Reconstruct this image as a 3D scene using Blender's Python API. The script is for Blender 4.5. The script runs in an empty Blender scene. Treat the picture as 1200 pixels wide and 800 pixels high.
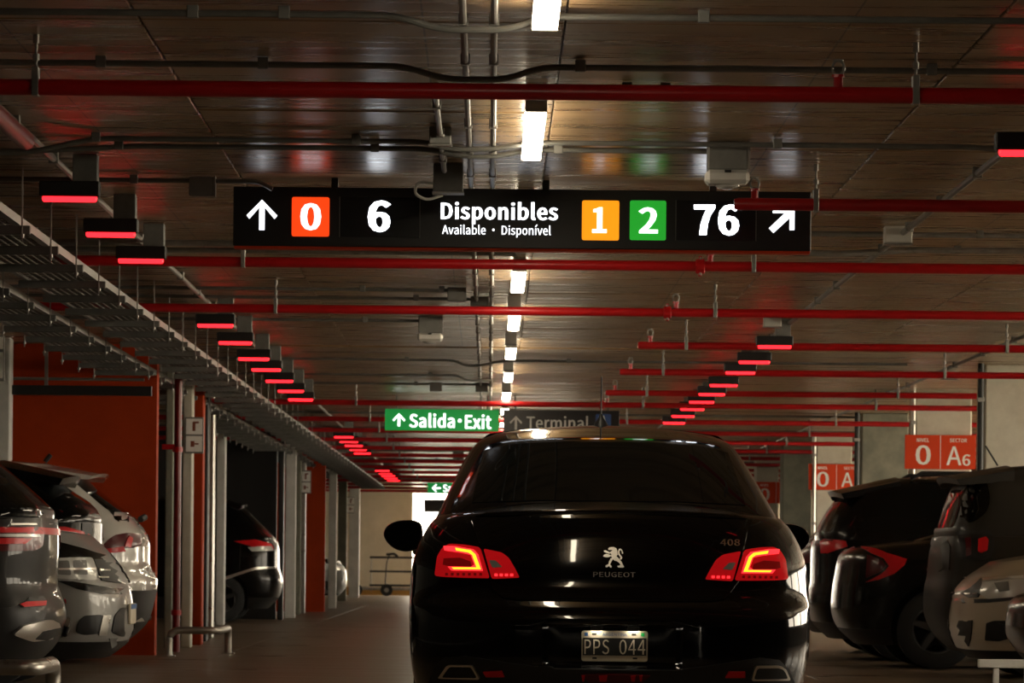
import bpy, bmesh, math, random
from mathutils import Vector, Matrix, geometry
from mathutils.bvhtree import BVHTree

# ------------------------------------------------------------------ camera, world, exposure
R = math.radians
scene = bpy.context.scene
COL = scene.collection
EYE, FPX, ROLL = 0.87, 5000.0, 0.0096
cam_d = bpy.data.cameras.new('camera')
cam = bpy.data.objects.new('camera', cam_d)
COL.objects.link(cam)
cam_d.sensor_width = 36.0
cam_d.lens = 150.0
cam_d.shift_x = 0.0225
cam_d.shift_y = 0.21667
cam_d.clip_start = 0.5
cam_d.clip_end = 600
cam_d.dof.use_dof = True
cam_d.dof.focus_distance = 20.0
cam_d.dof.aperture_fstop = 14.0
M0 = Matrix.Rotation(R(90), 4, 'X') @ Matrix.Rotation(ROLL, 4, 'Z')
M0.translation = (0, 0, EYE)
cam.matrix_world = M0
scene.camera = cam
scene.view_settings.view_transform = 'Standard'
scene.view_settings.look = 'None'
scene.view_settings.gamma = 1.0
scene.view_settings.exposure = 0.4
world = bpy.data.worlds.new('world')
scene.world = world
world.use_nodes = True
bg = world.node_tree.nodes['Background']
bg.inputs[0].default_value = (1.0, 0.87, 0.68, 1)
bg.inputs[1].default_value = 8.5
TUBE = 21.0           # radiance of the ceiling tubes
rnd = random.Random(7)

# ------------------------------------------------------------------ measuring
def W(u, v, Y):
    """point of the 1200x800 photograph at depth Y -> world (X, Z)"""
    du, dv = u - 573.0, v - 660.0
    c, s = math.cos(ROLL), math.sin(ROLL)
    return ((du * c + dv * s) * Y / FPX, EYE - (-du * s + dv * c) * Y / FPX)

ORD = ['first', 'second', 'third', 'fourth', 'fifth', 'sixth', 'seventh', 'eighth', 'ninth', 'tenth', 'eleventh', 'twelfth',
       'thirteenth', 'fourteenth', 'fifteenth', 'sixteenth', 'seventeenth', 'eighteenth', 'nineteenth', 'twentieth',
       'twenty-first', 'twenty-second', 'twenty-third', 'twenty-fourth', 'twenty-fifth', 'twenty-sixth']

# ------------------------------------------------------------------ materials
def mat(name, col, rough=0.5, metal=0.0, spec=0.5, coat=0.0, emit=None, estr=0.0, trans=0.0):
    m = bpy.data.materials.new(name)
    m.use_nodes = True
    b = m.node_tree.nodes['Principled BSDF']
    b.inputs['Base Color'].default_value = (*col, 1)
    b.inputs['Roughness'].default_value = rough
    b.inputs['Metallic'].default_value = metal
    b.inputs['Specular IOR Level'].default_value = spec
    b.inputs['Coat Weight'].default_value = coat
    b.inputs['Coat Roughness'].default_value = 0.03
    if emit:
        b.inputs['Emission Color'].default_value = (*emit, 1)
        b.inputs['Emission Strength'].default_value = estr
    if trans:
        b.inputs['Transmission Weight'].default_value = trans
    return m

def grain(m, c1, c2, scale=(1, 1, 1), nscale=4.0, rough=(0.3, 0.5), bump=0.1, bdist=0.01, fine=60.0, joints=None):
    """noise-driven colour, roughness and relief in object space"""
    nt = m.node_tree
    N, L = nt.nodes, nt.links
    b = N['Principled BSDF']
    tc = N.new('ShaderNodeTexCoord')
    mp = N.new('ShaderNodeMapping')
    mp.inputs['Scale'].default_value = scale
    L.new(tc.outputs['Object'], mp.inputs['Vector'])
    n1 = N.new('ShaderNodeTexNoise')
    n1.inputs['Scale'].default_value = nscale
    n1.inputs['Detail'].default_value = 8
    n1.inputs['Roughness'].default_value = 0.65
    L.new(mp.outputs[0], n1.inputs['Vector'])
    n2 = N.new('ShaderNodeTexNoise')
    n2.inputs['Scale'].default_value = fine
    n2.inputs['Detail'].default_value = 3
    L.new(mp.outputs[0], n2.inputs['Vector'])
    cr = N.new('ShaderNodeValToRGB')
    cr.color_ramp.elements[0].position = 0.33
    cr.color_ramp.elements[1].position = 0.68
    cr.color_ramp.elements[0].color = (*c1, 1)
    cr.color_ramp.elements[1].color = (*c2, 1)
    L.new(n1.outputs['Fac'], cr.inputs[0])
    out = cr.outputs[0]
    if joints:
        (ox, oy), (w, h), mortar = joints
        m2 = N.new('ShaderNodeMapping')
        m2.inputs['Location'].default_value = (-ox, -oy, 0)
        L.new(tc.outputs['Object'], m2.inputs['Vector'])
        br = N.new('ShaderNodeTexBrick')
        br.offset = 0.0
        br.inputs['Scale'].default_value = 1.0
        br.inputs['Mortar Size'].default_value = mortar
        br.inputs['Brick Width'].default_value = w
        br.inputs['Row Height'].default_value = h
        L.new(m2.outputs[0], br.inputs['Vector'])
        mx = N.new('ShaderNodeMix')
        mx.data_type = 'RGBA'
        mx.inputs[7].default_value = (c1[0] * .3, c1[1] * .3, c1[2] * .3, 1)
        L.new(br.outputs['Fac'], mx.inputs[0])
        L.new(out, mx.inputs[6])
        out = mx.outputs[2]
    L.new(out, b.inputs['Base Color'])
    rr = N.new('ShaderNodeMapRange')
    rr.inputs['From Min'].default_value = 0.3
    rr.inputs['From Max'].default_value = 0.7
    rr.inputs['To Min'].default_value = rough[0]
    rr.inputs['To Max'].default_value = rough[1]
    L.new(n1.outputs['Fac'], rr.inputs['Value'])
    L.new(rr.outputs[0], b.inputs['Roughness'])
    ad = N.new('ShaderNodeMath')
    ad.operation = 'MULTIPLY_ADD'
    ad.inputs[1].default_value = 0.35
    L.new(n2.outputs['Fac'], ad.inputs[0])
    L.new(n1.outputs['Fac'], ad.inputs[2])
    bp = N.new('ShaderNodeBump')
    bp.inputs['Strength'].default_value = bump
    bp.inputs['Distance'].default_value = bdist
    L.new(ad.outputs[0], bp.inputs['Height'])
    L.new(bp.outputs[0], b.inputs['Normal'])
    return m

M = {}
M['ceil'] = grain(mat('formed_concrete', (.2, .15, .09)), (.21, .135, .066), (.42, .285, .15), (0.3, 4.5, 1), 1.9, (.2, .4), .32, .008, 9.0,
                  joints=((-1.3, 0.0), (1.56, 1.56), .004))
M['floor'] = grain(mat('floor_concrete', (.1, .08, .06)), (.08, .058, .036), (.23, .172, .115), (0.35, 1.6, 1), 1.2, (.24, .45), .3, .005, 16.0)  # tone stretched crosswise to paint bands of reflected light
M['column'] = grain(mat('column_concrete', (.4, .38, .31)), (.46, .43, .35), (.62, .59, .49), (1, 1, 1), 2.5, (.7, .85), .25, .004, 40.0)
M['dark_shaded_col'] = grain(mat('dark_shaded_concrete', (.2, .2, .16)), (.16, .165, .13), (.27, .27, .21), (1, 1, 1), 3.5, (.7, .85), .25, .004, 40.0)  # darker copy of the column concrete, right columns' shade put into its colour
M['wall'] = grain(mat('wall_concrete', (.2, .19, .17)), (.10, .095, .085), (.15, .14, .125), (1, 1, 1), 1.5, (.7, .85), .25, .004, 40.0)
M['paving'] = grain(mat('bounce_paving', (.7, .66, .58)), (.70, .66, .58), (.82, .78, .70), (1, 1, 1), 1.0, (.7, .85), .1, .004, 10.0)  # outside ground, kept very pale to bounce daylight onto the ceiling
M['farwall'] = grain(mat('cream_plaster', (.6, .55, .42)), (.52, .47, .35), (.66, .6, .47), (1, 1, 1), 1.2, (.7, .85), .1, .004, 30.0)
M['redwall'] = grain(mat('orange_red_paint', (.5, .06, .01), spec=.2), (.33, .030, .0015), (.42, .042, .003), (1, 1, 1), 2.0, (.55, .7), .1, .003, 60.0)
M['redpipe'] = grain(mat('red_enamel', (.55, .01, .012)), (.38, .004, .006), (.46, .006, .009), (1, 1, 1), 6.0, (.28, .4), .05, .002, 60.0)
M['maroon'] = mat('maroon_enamel', (.16, .005, .006), .3)
M['galv'] = grain(mat('galvanised_steel', (.4, .4, .38), metal=.5), (.22, .215, .2), (.34, .33, .31), (1, 1, 1), 9.0, (.35, .5), .05, .002, 60.0)
M['conduit'] = grain(mat('grey_conduit', (.2, .2, .19), metal=.3), (.14, .14, .13), (.2, .2, .185), (1, 1, 1), 9.0, (.35, .5), .05, .002, 60.0)
M['tray'] = grain(mat('tray_steel', (.3, .29, .26), metal=.5), (.22, .21, .19), (.34, .33, .3), (1, 1, 1), 7.0, (.4, .55), .05, .002, 60.0)
M['strut'] = grain(mat('strut_channel', (.14, .14, .13), metal=.3), (.13, .13, .12), (.19, .19, .175), (1, 1, 1), 7.0, (.4, .6), .05, .002, 60.0)
M['cable'] = mat('cable_sheath', (.16, .14, .1), .5)
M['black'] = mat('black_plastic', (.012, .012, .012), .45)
M['signblack'] = mat('sign_black', (.008, .008, .009), .35)
M['ledpanel'] = mat('led_matrix_black', (.006, .006, .008), .22)
M['boxgrey'] = grain(mat('box_grey', (.2, .2, .19)), (.16, .16, .15), (.22, .22, .205), (1, 1, 1), 9.0, (.5, .6), .05, .002, 60.0)
M['white'] = mat('white_plastic', (.55, .54, .5), .45)
M['whitepaint'] = grain(mat('white_paint', (.6, .6, .57)), (.5, .5, .47), (.66, .66, .62), (1, 1, 1), 3.0, (.5, .65), .1, .003, 40.0)
M['tube'] = mat('tube_diffuser', (.9, .9, .88), .5, emit=(1.0, .85, .62), estr=TUBE)
M['redlamp'] = mat('red_lamp_lens', (.5, .01, .01), .4, emit=(1, .012, .018), estr=3.4)
M['ewhite'] = mat('lit_white', (.8, .8, .8), .5, emit=(.93, .95, 1.0), estr=1.6)
M['eled'] = mat('led_digits', (.8, .8, .8), .5, emit=(.9, .94, 1.0), estr=5.0)
M['ered'] = mat('lit_red', (.7, .06, .01), .5, emit=(1.0, .06, .006), estr=.78)
M['eorange'] = mat('lit_orange', (.8, .3, .01), .5, emit=(1.0, .33, .008), estr=.82)
M['egreen'] = mat('lit_green', (.02, .4, .04), .5, emit=(.02, .42, .03), estr=.6)
M['exitgreen'] = mat('exit_green', (.01, .25, .05), .5, emit=(.006, .2, .035), estr=.6)
M['dimwhite'] = mat('unlit_white', (.5, .5, .48), .6)
M['dimblue'] = mat('unlit_blue', (.02, .06, .2), .6)
M['panelred'] = mat('sector_sign_red', (.62, .052, .010), .6, spec=.2)
M['panelwhite'] = mat('sector_sign_white', (.85, .84, .80), .55)
M['steel'] = grain(mat('brushed_steel', (.5, .48, .44), metal=.9), (.42, .4, .36), (.55, .53, .48), (1, 1, 1), 5.0, (.25, .4), .03, .002, 60.0)
M['kerb'] = mat('ochre_kerb', (.3, .16, .03), .7)
M['brown'] = mat('brown_pictogram', (.2, .05, .02), .6)
# cars
M['blackpaint'] = mat('black_paint', (.003, .003, .0034), .12, spec=.1, coat=1.0)
M['glass'] = mat('tinted_glass', (.003, .0035, .0035), .03, spec=.3)
M['rubber'] = mat('tyre_rubber', (.012, .012, .012), .8)
M['alloy'] = mat('alloy', (.10, .10, .10), .4, metal=.8)
M['chrome'] = mat('chrome', (.85, .82, .77), .28, metal=1.0)
M['clad'] = mat('grained_plastic', (.008, .008, .008), .5)
M['lampred'] = mat('red_lens', (.6, .01, .014), .35, spec=.25, coat=.15)
M['lampdark'] = mat('dark_red_lens', (.09, .004, .006), .3, spec=.25, coat=.15)
M['lampclear'] = mat('clear_lens', (.6, .6, .57), .22, metal=.15, coat=.5)
M['lit_lens'] = mat('lit_red_lens', (.5, .006, .01), .15, coat=1.0, emit=(1, .010, .014), estr=.20)
M['lit_dark'] = mat('inner_lamp_red', (.15, .004, .006), .15, coat=1.0, emit=(1, .01, .01), estr=.06)
M['led_pink'] = mat('led_halo', (.8, .05, .05), .3, emit=(1, .03, .04), estr=1.1)
M['led_amber'] = mat('led_amber', (.9, .4, .05), .3, emit=(1, .50, .015), estr=1.5)
M['reverse'] = mat('reverse_lens', (.35, .42, .38), .15, coat=1.0)
M['plate'] = mat('plate_white', (.62, .55, .42), .5)
M['platelight'] = mat('plate_light', (.9, .9, .8), .5, emit=(1, .9, .7), estr=34.0)
M['plateblack'] = mat('plate_black', (.006, .006, .006), .5)
M['plateblue'] = mat('plate_blue', (.05, .15, .4), .5)

# ------------------------------------------------------------------ mesh helpers
def link(name, me, m, parent=None, loc=None, smooth=None):
    o = bpy.data.objects.new(name, me)
    COL.objects.link(o)
    if m is not None and not me.materials:
        me.materials.append(m)
    if parent is not None:
        o.parent = parent
    if loc is not None:
        o.location = loc
    return o

def obj(name, bm, m, parent=None, loc=None, smooth=False, sharp=35):
    me = bpy.data.meshes.new(name)
    bm.normal_update()
    bm.to_mesh(me)
    bm.free()
    if smooth:
        for p in me.polygons:
            p.use_smooth = True
        me.set_sharp_from_angle(angle=R(sharp))
    return link(name, me, m, parent, loc)

def pydata(name, verts, faces, m, parent=None, smooth=False, sharp=35, loc=None):
    me = bpy.data.meshes.new(name)
    me.from_pydata([tuple(v) for v in verts], [], faces)
    me.update()
    if smooth:
        for p in me.polygons:
            p.use_smooth = True
        me.set_sharp_from_angle(angle=R(sharp))
    return link(name, me, m, parent, loc)

def tag(o, label=None, cat=None, group=None, kind=None):
    if label: o['label'] = label
    if cat: o['category'] = cat
    if group: o['group'] = group
    if kind: o['kind'] = kind
    return o

def thing(name, label, cat, loc=(0, 0, 0), rz=0.0, group=None, kind=None):
    o = bpy.data.objects.new(name, None)
    o.empty_display_size = .2
    COL.objects.link(o)
    o.location = loc
    o.rotation_euler = (0, 0, rz)
    return tag(o, label, cat, group, kind)

def copy_tree(o, parent=None):
    c = o.copy()
    COL.objects.link(c)
    if parent is not None:
        c.parent = parent
    for ch in list(o.children):
        copy_tree(ch, c)
    return c

def add_box(bm, c, s, bev=0.0):
    r = bmesh.ops.create_cube(bm, size=1.0)
    for v in r['verts']:
        v.co = Vector((v.co.x * s[0] + c[0], v.co.y * s[1] + c[1], v.co.z * s[2] + c[2]))
    if bev > 0:
        es = list({e for v in r['verts'] for e in v.link_edges})
        bmesh.ops.bevel(bm, geom=es, offset=bev, segments=1, affect='EDGES')

def box(name, c, s, m, parent=None, bev=0.0):
    bm = bmesh.new()
    add_box(bm, c, s, bev)
    return obj(name, bm, m, parent)

def add_tube(bm, pts, r, n=10, caps=True):
    pts = [Vector(p) for p in pts]
    rings = []
    up = Vector((0, 0, 1))
    for i, p in enumerate(pts):
        if i == 0: d = pts[1] - pts[0]
        elif i == len(pts) - 1: d = pts[-1] - pts[-2]
        else: d = (pts[i + 1] - pts[i]).normalized() + (pts[i] - pts[i - 1]).normalized()
        d.normalize()
        a = up if abs(d.dot(up)) < .95 else Vector((0, 1, 0))
        x = d.cross(a).normalized()
        y = x.cross(d).normalized()
        rr = r[i] if isinstance(r, (list, tuple)) else r
        rings.append([bm.verts.new(p + (x * math.cos(t) + y * math.sin(t)) * rr) for t in [2 * math.pi * k / n for k in range(n)]])
    for a, b in zip(rings, rings[1:]):
        for k in range(n):
            bm.faces.new((a[k], a[(k + 1) % n], b[(k + 1) % n], b[k]))
    if caps:
        bm.faces.new(rings[0])
        bm.faces.new(list(reversed(rings[-1])))

def tube(name, pts, r, m, parent=None, n=10):
    bm = bmesh.new()
    add_tube(bm, pts, r, n)
    bmesh.ops.recalc_face_normals(bm, faces=bm.faces)
    return obj(name, bm, m, parent, smooth=True)

def round_path(pts, rad, k=5):
    """polyline with its corners rounded"""
    P = [Vector(p) for p in pts]
    out = [P[0]]
    for a, b, c in zip(P, P[1:], P[2:]):
        d1, d2 = (a - b), (c - b)
        r = min(rad, d1.length * .49, d2.length * .49)
        s, e = b + d1.normalized() * r, b + d2.normalized() * r
        for i in range(k + 1):
            t = i / k
            out.append(s * (1 - t) ** 2 + b * 2 * t * (1 - t) + e * t * t)
    out.append(P[-1])
    return out

def round_poly(poly, rad, k=4):
    n = len(poly)
    out = []
    for i in range(n):
        a, b, c = Vector(poly[i - 1]), Vector(poly[i]), Vector(poly[(i + 1) % n])
        d1, d2 = a - b, c - b
        r = min(rad, d1.length * .45, d2.length * .45)
        s, e = b + d1.normalized() * r, b + d2.normalized() * r
        for j in range(k + 1):
            t = j / k
            p = s * (1 - t) ** 2 + b * 2 * t * (1 - t) + e * t * t
            out.append((p.x, p.y))
    return out

def prism_xz(name, poly, y0, y1, m, parent=None):
    """polygon in the x-z plane, extruded along y from y0 (camera side) to y1"""
    n = len(poly)
    area = sum(poly[i][0] * poly[(i + 1) % n][1] - poly[(i + 1) % n][0] * poly[i][1] for i in range(n))
    if area < 0:
        poly = poly[::-1]
    V = [(p[0], y0, p[1]) for p in poly] + [(p[0], y1, p[1]) for p in poly]
    F = [tuple(range(n)), tuple(reversed(range(n, 2 * n)))] + [(i, i + n, (i + 1) % n + n, (i + 1) % n) for i in range(n)]
    return pydata(name, V, F, m, parent)

def rect_poly(x0, x1, z0, z1, rad=0.0):
    p = [(x0, z0), (x1, z0), (x1, z1), (x0, z1)]
    return round_poly(p, rad) if rad else p

# outlines of the letters (contours of x,y points)
G = {
    '0': (194, ['97,-5 140,10 167,55 177,129 167,203 140,247 97,261 55,247 27,203 18,129 27,55 55,10', '97,21 72,33 55,68 48,129 55,190 72,225 97,236 123,225 140,190 146,129 140,68 123,33']),
    '1': (194, ['31,0 172,0 172,27 120,27 120,257 96,257 81,249 63,243 42,238 42,218 88,218 88,27 31,27']),
    '2': (194, ['15,0 177,0 177,28 106,28 92,27 78,26 64,25 117,81 152,134 165,186 155,226 129,252 90,261 60,257 36,244 14,224 33,206 48,221 66,231 86,235 112,229 128,211 133,185 120,138 82,83 15,19']),
    '3': (194, ['92,-5 134,4 163,29 175,69 167,100 148,121 120,134 120,136 144,149 160,169 166,197 156,232 130,254 91,261 64,257 40,246 20,231 37,210 53,223 70,232 90,235 113,230 128,216 133,195 127,170 104,152 62,146 62,121 109,115 135,97 142,70 135,44 117,28 90,22 64,26 43,37 27,51 10,31 30,13 57,0']),
    '4': (194, ['119,0 149,0 149,71 183,71 183,96 149,96 149,257 114,257 7,92 7,71 119,71', '119,96 40,96 99,184 106,197 113,209 119,222 121,222 120,207 119,190 119,175']),
    '5': (194, ['92,-5 133,6 164,36 176,83 165,130 137,157 98,165 84,164 72,161 60,155 67,229 163,229 163,257 39,257 30,137 47,126 61,134 75,139 90,141 118,134 137,114 143,83 136,50 116,29 89,22 62,26 42,37 26,50 9,29 30,13 56,0']),
    '6': (194, ['105,-5 142,6 169,35 179,79 170,124 146,150 108,159 87,156 67,145 50,129 60,191 83,225 116,235 131,233 145,226 157,215 175,235 159,249 139,258 114,261 68,248 33,203 20,123 31,52 61,10', '50,103 68,122 86,132 103,136 128,129 144,109 149,79 143,48 128,28 105,21 78,30 59,58']),
    '7': (194, ['69,0 103,0 111,89 133,164 178,237 178,257 17,257 17,229 142,229 102,160 79,87']),
    '8': (194, ['98,-5 140,4 168,28 178,62 172,92 156,114 135,129 135,131 151,146 164,168 169,193 161,228 136,252 99,261 63,252 38,230 28,195 33,171 46,151 63,136 63,135 40,118 23,95 16,64 27,28 56,4', '116,139 87,152 66,170 57,195 63,217 77,232 98,237 122,231 137,214 142,191 139,173 130,155', '98,19 71,25 52,42 44,67 49,90 61,109 80,125 114,110 138,91 148,63 142,40 124,25']),
    '9': (194, ['82,-5 128,10 162,56 175,139 164,207 133,248 89,261 52,251 26,222 15,178 24,133 49,106 86,97 107,101 128,112 145,129 135,66 112,32 81,22 65,24 50,31 38,42 20,22 37,8 57,-1', '145,155 127,136 109,125 91,121 66,128 51,148 46,178 51,209 67,229 89,236 117,227 136,200']),
    'A': (213, ['1,0 34,0 59,78 153,78 177,0 211,0 124,257 88,257', '67,104 79,144 88,172 97,201 105,230 106,230 115,201 123,172 132,144 145,104']),
    'C': (223, ['132,-5 163,0 189,12 211,32 193,53 176,37 156,27 133,24 91,37 63,73 54,129 64,185 92,220 134,233 155,230 172,221 187,209 204,230 187,245 163,257 134,261 76,245 35,200 20,128 35,57 75,11']),
    'D': (241, ['35,0 101,0 166,15 206,60 220,129 206,199 166,242 99,257 35,257', '68,27 68,230 97,230 147,219 177,184 187,129 177,74 147,39 97,27']),
    'E': (206, ['35,0 187,0 187,28 68,28 68,121 165,121 165,149 68,149 68,229 183,229 183,257 35,257']),
    'G': (241, ['136,-5 168,-1 195,10 215,25 215,133 131,133 131,106 186,106 186,39 173,31 157,26 139,24 93,37 64,73 54,129 64,185 94,220 139,233 162,230 180,221 194,209 212,230 194,245 170,256 138,261 77,245 36,200 20,128 35,57 76,11']),
    'I': (103, ['35,0 68,0 68,257 35,257']),
    'J': (187, ['83,-5 124,6 147,35 154,75 154,257 121,257 121,78 117,47 103,29 80,24 63,27 48,36 35,53 12,36 30,14 54,0']),
    'L': (190, ['35,0 180,0 180,28 68,28 68,257 35,257']),
    'N': (253, ['35,0 66,0 66,135 65,162 64,189 62,215 63,215 91,162 185,0 218,0 218,257 187,257 187,123 188,96 189,69 192,42 190,42 162,95 68,257 35,257']),
    'O': (260, ['130,-5 187,12 225,58 239,129 225,200 187,245 130,261 73,245 34,200 20,129 34,58 73,12', '130,24 90,37 63,73 54,129 63,185 90,220 130,233 170,220 197,185 206,129 197,73 170,37']),
    'P': (222, ['35,0 68,0 68,102 110,102 160,111 192,137 204,181 192,226 159,250 109,257 35,257', '68,129 68,230 104,230 142,226 165,211 172,181 165,151 143,134 106,129']),
    'R': (222, ['68,135 68,230 111,230 145,226 166,212 173,185 166,157 145,140 111,135', '176,0 213,0 147,112 178,126 198,150 205,185 194,227 162,250 116,257 35,257 35,0 68,0 68,109 114,109']),
    'S': (209, ['106,-5 153,5 183,31 194,68 187,100 168,122 141,137 104,153 84,162 68,175 62,196 68,215 84,228 110,233 132,230 151,222 168,209 185,230 164,246 139,257 110,261 68,252 39,228 29,193 37,162 57,141 81,127 118,111 140,101 155,87 161,65 154,44 136,29 107,24 81,28 57,39 36,56 17,33 42,13 72,0']),
    'T': (210, ['89,0 121,0 121,229 199,229 199,257 11,257 11,229 89,229']),
    'U': (252, ['126,-5 173,6 206,41 218,106 218,257 187,257 187,105 179,57 157,31 126,24 96,31 75,57 67,105 67,257 34,257 34,106 47,41 79,6']),
    'V': (201, ['82,0 120,0 201,257 168,257 127,118 119,89 111,62 102,33 101,33 92,62 84,89 76,118 34,257 0,257']),
    'a': (197, ['76,-5 99,-1 120,9 139,23 140,23 143,0 169,0 169,117 162,158 141,185 103,195 74,191 49,182 29,170 41,148 58,158 77,165 98,168 122,161 134,144 137,120 71,107 33,84 21,49 28,20 47,2', '85,21 68,24 56,34 51,51 59,73 87,89 137,99 137,46 120,32 103,24']),
    'b': (216, ['116,-5 157,8 187,42 199,98 190,149 164,183 123,195 102,191 82,182 63,168 64,202 64,279 32,279 32,0 58,0 61,20 62,20 79,7 98,-2', '111,22 97,24 81,30 64,42 64,142 82,156 99,165 115,168 144,159 160,135 165,98 158,57 139,31']),
    'd': (217, ['97,-5 119,-1 138,9 155,22 156,22 159,0 185,0 185,279 153,279 153,206 154,173 138,185 121,192 101,195 60,183 30,148 19,95 28,41 55,7', '104,22 76,31 58,56 51,95 59,133 79,159 106,168 122,166 137,160 153,148 153,48 137,34 121,25']),
    'e': (194, ['109,-5 133,-2 154,5 172,15 160,36 146,28 130,23 113,21 81,29 59,52 50,88 178,88 179,93 179,99 179,106 170,153 145,184 103,195 62,183 31,148 18,95 31,41 63,7', '49,110 59,142 79,163 104,169 129,163 146,143 151,110']),
    'i': (96, ['32,0 64,0 64,190 32,190', '48,229 59,232 67,239 70,251 67,262 59,269 48,271 37,269 30,262 27,251 30,239 37,232']),
    'l': (99, ['66,-5 74,-4 79,-3 84,-2 80,23 77,22 75,22 73,22 69,23 66,28 64,36 64,279 32,279 32,38 36,15 47,0']),
    'm': (324, ['32,0 64,0 64,138 81,154 97,164 112,167 132,162 144,145 147,116 147,0 179,0 179,138 196,154 212,164 227,167 247,162 259,145 263,116 263,0 294,0 294,120 288,161 269,186 237,195 215,190 194,178 174,159 164,178 146,191 121,195 100,191 80,179 62,162 58,190 32,190']),
    'n': (214, ['32,0 64,0 64,138 82,154 98,164 116,167 137,162 149,145 152,116 152,0 184,0 184,120 178,161 159,186 126,195 102,191 81,179 62,162 58,190 32,190']),
    'o': (212, ['106,-5 150,7 182,41 194,95 182,149 150,183 106,195 63,183 31,149 18,95 31,41 63,7', '106,22 77,31 58,57 51,95 58,133 77,159 106,168 135,159 154,133 161,95 154,57 135,31']),
    'p': (217, ['32,-80 64,-80 64,-16 63,18 81,5 98,-2 116,-5 157,8 187,42 199,98 190,149 164,183 123,195 101,191 81,181 62,168 58,190 32,190', '111,22 97,24 81,30 64,42 64,142 82,156 99,165 115,168 144,159 160,135 165,98 158,57 139,31']),
    'r': (136, ['32,0 64,0 64,122 79,148 95,162 112,166 119,166 125,165 131,163 137,191 131,193 124,195 116,195 96,190 78,176 62,155 58,190 32,190']),
    's': (164, ['82,-5 120,3 143,24 151,52 142,80 120,98 93,110 73,118 58,128 52,143 56,156 68,166 88,170 103,168 117,162 131,153 146,173 130,184 110,192 87,195 52,188 29,168 22,141 30,115 51,98 77,86 98,78 114,66 120,50 116,35 104,24 83,20 62,23 44,31 27,43 11,22 31,8 56,-1']),
    't': (132, ['92,-5 104,-4 116,-1 127,2 121,27 114,24 106,22 99,21 82,26 72,38 70,58 70,164 121,164 121,190 70,190 70,244 43,244 40,190 9,188 9,164 38,164 38,59 43,25 60,3']),
    'v': (182, ['73,0 111,0 178,190 146,190 110,82 105,63 99,44 93,26 91,26 85,44 79,63 74,82 38,190 5,190']),
    'x': (174, ['5,0 39,0 64,44 71,56 77,67 84,78 85,78 93,67 100,56 106,44 134,0 169,0 106,96 164,190 131,190 107,148 102,138 96,127 91,117 89,117 83,127 76,138 70,148 45,190 10,190 68,99']),
    '·': (350, ['175,170 156,165 143,152 138,133 143,114 156,101 175,96 194,101 207,114 212,133 207,152 194,165']),
    'í': (96, ['32,0 64,0 64,190 32,190', '43,224 104,284 82,305 26,240']),
}
_glyph = {}
def glyph_mesh(ch, bold):
    """filled letter: contours pushed outward by `bold`, triangulated"""
    key = (ch, bold)
    if key in _glyph: return _glyph[key]
    loops = []
    for l in G[ch][1]:
        P = [Vector((float(a), float(b))) for a, b in (p.split(',') for p in l.split())]
        n = len(P)
        out = []
        for i in range(n):
            d1, d2 = (P[i] - P[i - 1]).normalized(), (P[(i + 1) % n] - P[i]).normalized()
            n1, n2 = Vector((d1.y, -d1.x)), Vector((d2.y, -d2.x))
            b = n1 + n2
            b = b / max(.5, b.length_squared / 2) if b.length > 1e-6 else n1
            out.append(P[i] + Vector((b.x * bold, b.y * bold * .4)))
        loops.append(out)
    vs, es, k = [], [], 0
    for l in loops:
        vs += l
        es += [(k + i, k + (i + 1) % len(l)) for i in range(len(l))]
        k += len(l)
    v2, _, f2 = geometry.delaunay_2d_cdt(vs, es, [], 0, 1e-5)[:3]
    def inside(p):
        w = 0
        for l in loops:
            for i in range(len(l)):
                a, b = l[i - 1], l[i]
                if (a.y > p.y) != (b.y > p.y) and p.x < (b.x - a.x) * (p.y - a.y) / (b.y - a.y) + a.x:
                    w += 1 if b.y > a.y else -1
        return w != 0
    F = []
    for f in f2:
        c = sum((v2[i] for i in f), Vector((0, 0))) / len(f)
        if inside(c): F.append(tuple(f))
    _glyph[key] = (list(v2), F)
    return _glyph[key]

def lettering(name, body, x0, x1, z0, z1, y, m, parent=None, bold=0.0):
    """text fitted to the rectangle x0..x1, z0..z1 at depth y, facing -y; bold in em"""
    b = bold * 257
    co, fs, pen = [], [], 0.0
    for ch in body:
        if ch == ' ':
            pen += 80
            continue
        v2, f2 = glyph_mesh(ch, b)
        k = len(co)
        co += [(v.x + pen, v.y) for v in v2]
        fs += [tuple(i + k for i in f) for f in f2]
        pen += G[ch][0] + 1.4 * b
    ax, bx = min(c[0] for c in co), max(c[0] for c in co)
    ay, by = min(c[1] for c in co), max(c[1] for c in co)
    V = [(x0 + (c[0] - ax) / (bx - ax) * (x1 - x0), y, z0 + (c[1] - ay) / (by - ay) * (z1 - z0)) for c in co]
    F = []
    for f in fs:
        a, bb, c = (co[i] for i in f[:3])
        F.append(f if (bb[0] - a[0]) * (c[1] - a[1]) - (bb[1] - a[1]) * (c[0] - a[0]) > 0 else tuple(reversed(f)))
    return pydata(name, V, F, m, parent)

def arrow_poly(cx, cz, h, w, t, ang=0.0):
    """upward arrow with open chevron head: three bars, as one outline"""
    hw, d = w / 2, t * .72
    p = [(-t / 2, -h / 2), (t / 2, -h / 2), (t / 2, h / 2 - t * 1.15), (hw - d * .72, h / 2 - hw - t * .45), (hw, h / 2 - hw + d * .25),
         (0, h / 2 + t * .25), (-hw, h / 2 - hw + d * .25), (-hw + d * .72, h / 2 - hw - t * .45), (-t / 2, h / 2 - t * 1.15)]
    c, s = math.cos(ang), math.sin(ang)
    return [(cx + x * c - z * s, cz + x * s + z * c) for x, z in p]

# ------------------------------------------------------------------ structure
CH = 2.85
FAR = 113.0
ce = thing('ceiling', 'board-formed brown concrete ceiling with thin panel joints', 'ceiling', kind='structure')
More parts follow.
